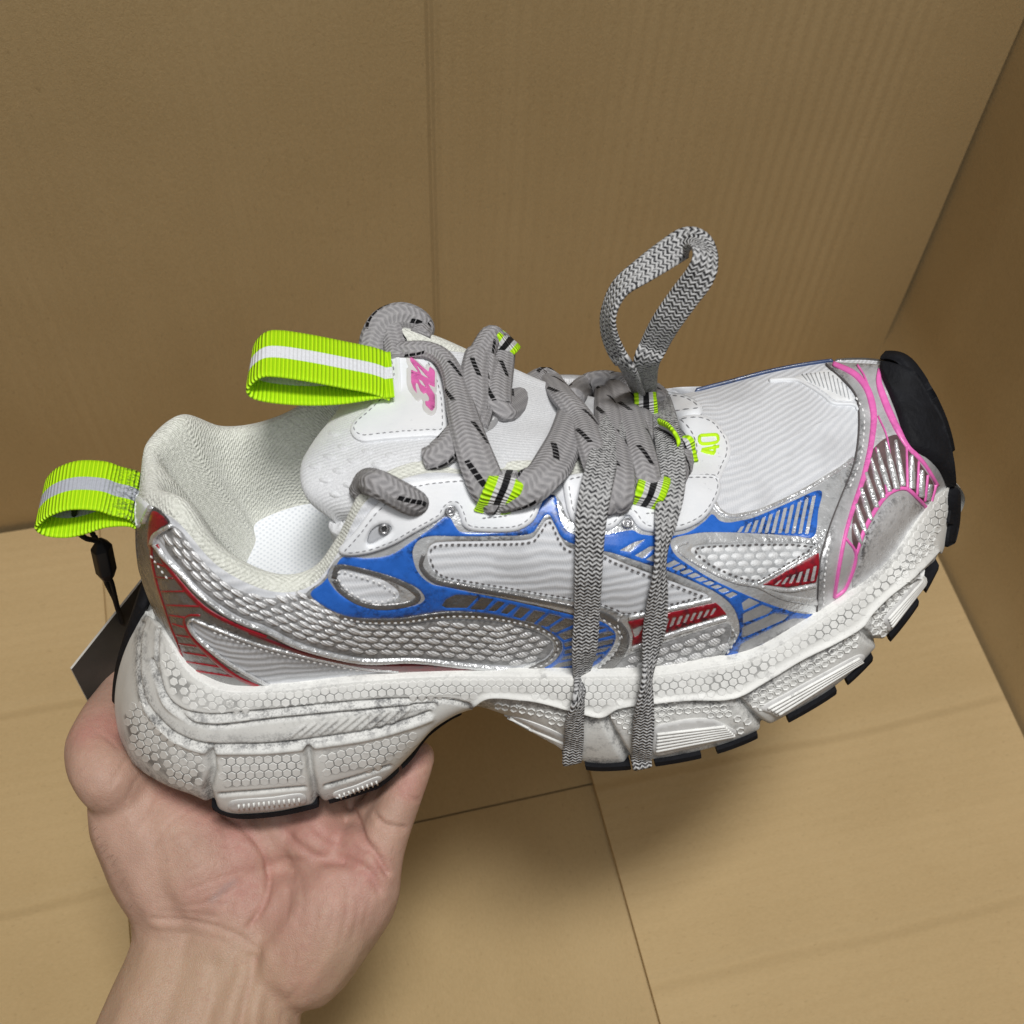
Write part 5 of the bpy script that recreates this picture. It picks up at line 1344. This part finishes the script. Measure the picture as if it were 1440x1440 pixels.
# ring, middle and index finger, under the sole
S_ += list(chain([(470,1250,-32,13),(486,1205,-31,11),(494,1170,-28,9.5),('m',-58,-34,-15,9),('m',-54,-8,-13,8.6),('m',-52,18,-12,8),('m',-51,40,-7,7.5),('m',-51,50,6,7)]))
S_ += list(chain([('m',-84,-40,-18,11),('m',-80,-14,-15,9.5),('m',-77,16,-14,9),('m',-76,42,-9,8.4),('m',-76,56,6,7.6)]))
S_ += list(chain([('m',-108,-36,-18,11),('m',-106,-8,-15,9.6),('m',-104,20,-14,9),('m',-103,42,-9,8.4),('m',-103,54,6,7.6)]))
S_ += list(chain([(484,1195,-32,10.5),(496,1155,-27,9.5),(506,1122,-22,9)]))
bm = bmesh.new()
ico = bmesh.new(); bmesh.ops.create_icosphere(ico, subdivisions=2, radius=1.0); ico.verts.ensure_lookup_table()
IV = np.array([v.co for v in ico.verts]); IF = [tuple(v.index for v in f.verts) for f in ico.faces]; ico.free()
V = []; F = []
for s in S_:
    b = len(V); V += list(IV*s[3]+s[:3]); F += [tuple(b+q for q in f) for f in IF]
me = bpy.data.meshes.new('hand'); me.from_pydata([tuple(v) for v in V], [], F)
ho = bpy.data.objects.new('hand', me); COL.objects.link(ho)
rm = ho.modifiers.new('remesh', 'REMESH'); rm.mode = 'VOXEL'; rm.voxel_size = .0011
sm_ = ho.modifiers.new('smooth', 'SMOOTH'); sm_.factor = .5; sm_.iterations = 19
dg = bpy.context.evaluated_depsgraph_get(); ev = ho.evaluated_get(dg); m2 = ev.to_mesh()
n = len(m2.vertices); co = np.empty(n*3); m2.vertices.foreach_get('co', co); co = co.reshape(-1, 3)
nn = np.empty(n*3); m2.vertices.foreach_get('normal', nn); nn = nn.reshape(-1, 3)
faces = [tuple(p.vertices) for p in m2.polygons]
ev.to_mesh_clear(); bpy.data.objects.remove(ho)
view = co-EYE; view /= np.linalg.norm(view, axis=1)[:, None]
front = np.clip(-(view*nn).sum(1)*2.0, 0, 1)
hp = PX(co)
dsp = np.zeros(n)
def hz(p): return [(80+x/2.571, 940+y/2.571) for x, y in p]
def crease(p, depth, w, bulge=.05):
    l = smoothpoly(hz(p), 4, False) if len(p) > 2 else np.array(hz(p))
    m_ = 6*w; lo, hi = l.min(0)-m_, l.max(0)+m_
    k_ = np.where((hp[:, 0] > lo[0]) & (hp[:, 0] < hi[0]) & (hp[:, 1] > lo[1]) & (hp[:, 1] < hi[1]) & (front > 0))[0]
    if len(k_) == 0: return
    d = segdist(hp[k_], l); dsp[k_] += front[k_]*(-depth*np.exp(-(d/w)**2)+depth*bulge*np.exp(-((d-w*2.2)/(w*1.3))**2))
crease([(600,520),(690,590),(750,670),(768,760),(748,850),(700,930)], 1.2, 4.0)
crease([(762,720),(800,700),(850,690),(900,700)], .4, 5)
crease([(800,560),(870,640),(960,690),(1060,700),(1130,740),(1165,800)], 1.1, 7)
crease([(1060,500),(1090,560),(1110,620),(1150,670),(1195,740)], 1.6, 4.5)
crease([(900,545),(960,600),(1040,640),(1110,660)], .6, 5)
crease([(1150,530),(1185,565),(1255,578)], 1.2, 3.2)
crease([(1165,555),(1200,590),(1262,592)], .35, 2.5)
crease([(1215,430),(1270,465),(1310,475)], .8, 3)
crease([(345,905),(450,908),(560,930),(650,965),(740,1020)], .7, 3.5)
crease([(375,880),(470,885),(580,900)], .4, 3)
crease([(350,950),(480,960),(600,985)], .35, 3)
crease([(715,1050),(705,1120),(680,1200),(665,1286)], 1.0, 8, .9)
crease([(570,1080),(560,1180),(540,1286)], .5, 9, .5)
for (a, b, c) in [((300,560),(350,470),(440,400)),((345,640),(430,540),(570,470)),((480,800),(560,770),(670,730)),((540,840),(620,810),(710,770)),((420,700),(520,610),(620,560)),((250,480),(290,400),(360,340)),((470,740),(560,690),(650,670)),((200,420),(250,330),(300,290)),((590,640),(650,640),(700,680)),((450,860),(540,850),(640,850)),((150,230),(190,260),(220,285))]: crease([a, b, c], .32, 2.4)
for k, (a, b, c) in enumerate([((1050,760),(1048,880),(1020,1000)),((1000,760),(1000,860),(985,960)),((1095,780),(1090,880),(1070,970)),((940,880),(920,990),(905,1080)),((880,760),(890,840),(870,930)),((1130,790),(1128,850),(1110,920)),((820,740),(840,820),(830,900)),((900,1090),(880,1150),(830,1200)),((860,1020),(850,1090),(830,1150)),((970,980),(950,1040),(930,1090))]): crease([a, b, c], .30, 3.0)
for k in range(170):
    x, y = random.uniform(200, 1150), random.uniform(330, 1280); an = random.gauss(.9 if x < 620 else 1.6, .5); L = random.uniform(20, 60)
    crease([(x, y), (x+math.cos(an)*L*.5+4, y-math.sin(an)*L*.5), (x+math.cos(an)*L, y-math.sin(an)*L)], random.uniform(.06, .14), 1.7)
co2 = co+nn*(dsp*.001)[:, None]
# skin colour zones: pinker finger pads, thenar edge and palm folds, paler wrist
red = .85*gs_(segdist(hp, hz([(100,240),(160,190),(215,230)])), 26)+.75*gs_(segdist(hp, hz([(420,420),(520,500),(640,600)])), 34)+.8*gs_(segdist(hp, hz([(900,560),(1040,620),(1140,720)])), 34)+.8*gs_(segdist(hp, hz([(1290,330),(1270,430)])), 26)+.5*gs_(segdist(hp, hz([(780,720),(800,850),(850,1000),(880,1120)])), 60)+.5*gs_(segdist(hp, hz([(520,820),(640,800)])), 40)+.4*gs_(segdist(hp, hz([(980,760),(1080,860)])), 40)
red += .25*np.clip(-dsp-.15, 0, 1.0)
wr = np.clip((hp[:, 1]-1275)/90, 0, 1)
vein = gs_(segdist(hp, hz([(560,840),(600,800),(640,770)])), 5)
off = handroot_loc
hroot = empty('hand', SMW@Matrix.Translation(Vector(off)))
tag(hroot, 'bare left hand and wrist, palm up, gripping the sneaker heel from below', 'hand')
def m_skin():
    t = NT('skin')
    r = t.attr('red'); w = t.attr('wrist'); v = t.attr('vein')
    n1 = t.noise(70, 4, .6); n2 = t.noise(420, 4, .65); n3 = t.noise(2200, 2, .6)
    c = t.mix(t.ramp(n1, .3, .7), (.43, .268, .202), (.50, .318, .242))
    c = t.mix(t.ramp(w, 0, 1, 0, .75), c, (.43, .295, .195))
    c = t.mix(t.math('MULTIPLY', t.ramp(r, 0, 1.1), t.ramp(n2, .2, .8, .5, .95)), c, (.45, .205, .175))
    c = t.mix(t.ramp(n2, .52, .75, 0, .4), c, (.38, .20, .155))
    c = t.mix(t.ramp(t.noise(160, 3, .6), .55, .75, 0, .3), c, (.52, .36, .27))
    c = t.mix(t.math('MULTIPLY', v, .35), c, (.33, .28, .27))
    vor = t.node('ShaderNodeTexVoronoi', feature='DISTANCE_TO_EDGE'); vor.inputs['Scale'].default_value = 900; t.put(vor.inputs['Vector'], t.obj())
    t.bump(t.math('ADD', t.math('MULTIPLY', t.ramp(vor.outputs['Distance'], 0, .12), .16), t.math('ADD', n3, t.math('MULTIPLY', n2, 1.1))), .40, .0006)
    t.b.inputs['Subsurface Weight'].default_value = .18; t.b.inputs['Subsurface Radius'].default_value = (1.0, .36, .2); t.b.inputs['Subsurface Scale'].default_value = .003
    return t.set(c, t.ramp(n2, .3, .7, .40, .55), 0, .4)
SKIN = m_skin()
body = mesh_obj('skin', co2-off, faces, SKIN, hroot, attrs={'red': red, 'wrist': wr, 'vein': vein})
# fine dark hairs on the outer edge of wrist and thumb base
V = []; F = []
HB = Surf(co2, faces)
for k in range(30):
    t_ = random.random(); x = np.interp(t_, [0, .35, .7, 1], [126, 150, 172, 186])+random.uniform(-3, 5); y = np.interp(t_, [0, .35, .7, 1], [1152, 1192, 1225, 1275])+random.uniform(-6, 6)
    l, nn_ = HB.hit(x, y)
    p0 = l; ln = random.uniform(.003, .006)
    r_ = lray(x, y); left = P(x-10, y+8+random.uniform(-6, 6), l[1]*1000)-P(x, y, l[1]*1000); left /= np.linalg.norm(left)
    p2 = p0+left*ln+np.array([0, random.uniform(-.001, .001), -.0006]); p1 = (p0+p2)/2+nn_*.0006
    for q, rr in ((p0, .000022), (p1, .00002), (p2, .000008)):
        for j in range(3): a = 2.094*j; V.append(q+np.array([0, math.cos(a), math.sin(a)])*rr-off)
    b = len(V)-9
    for i in range(2):
        for j in range(3): F.append((b+i*3+j, b+i*3+(j+1) % 3, b+i*3+3+(j+1) % 3, b+i*3+3+j))
mesh_obj('arm_hair', V, F, m_plain('dark_hair', (.035, .025, .02), .5), hroot, kind='stuff')
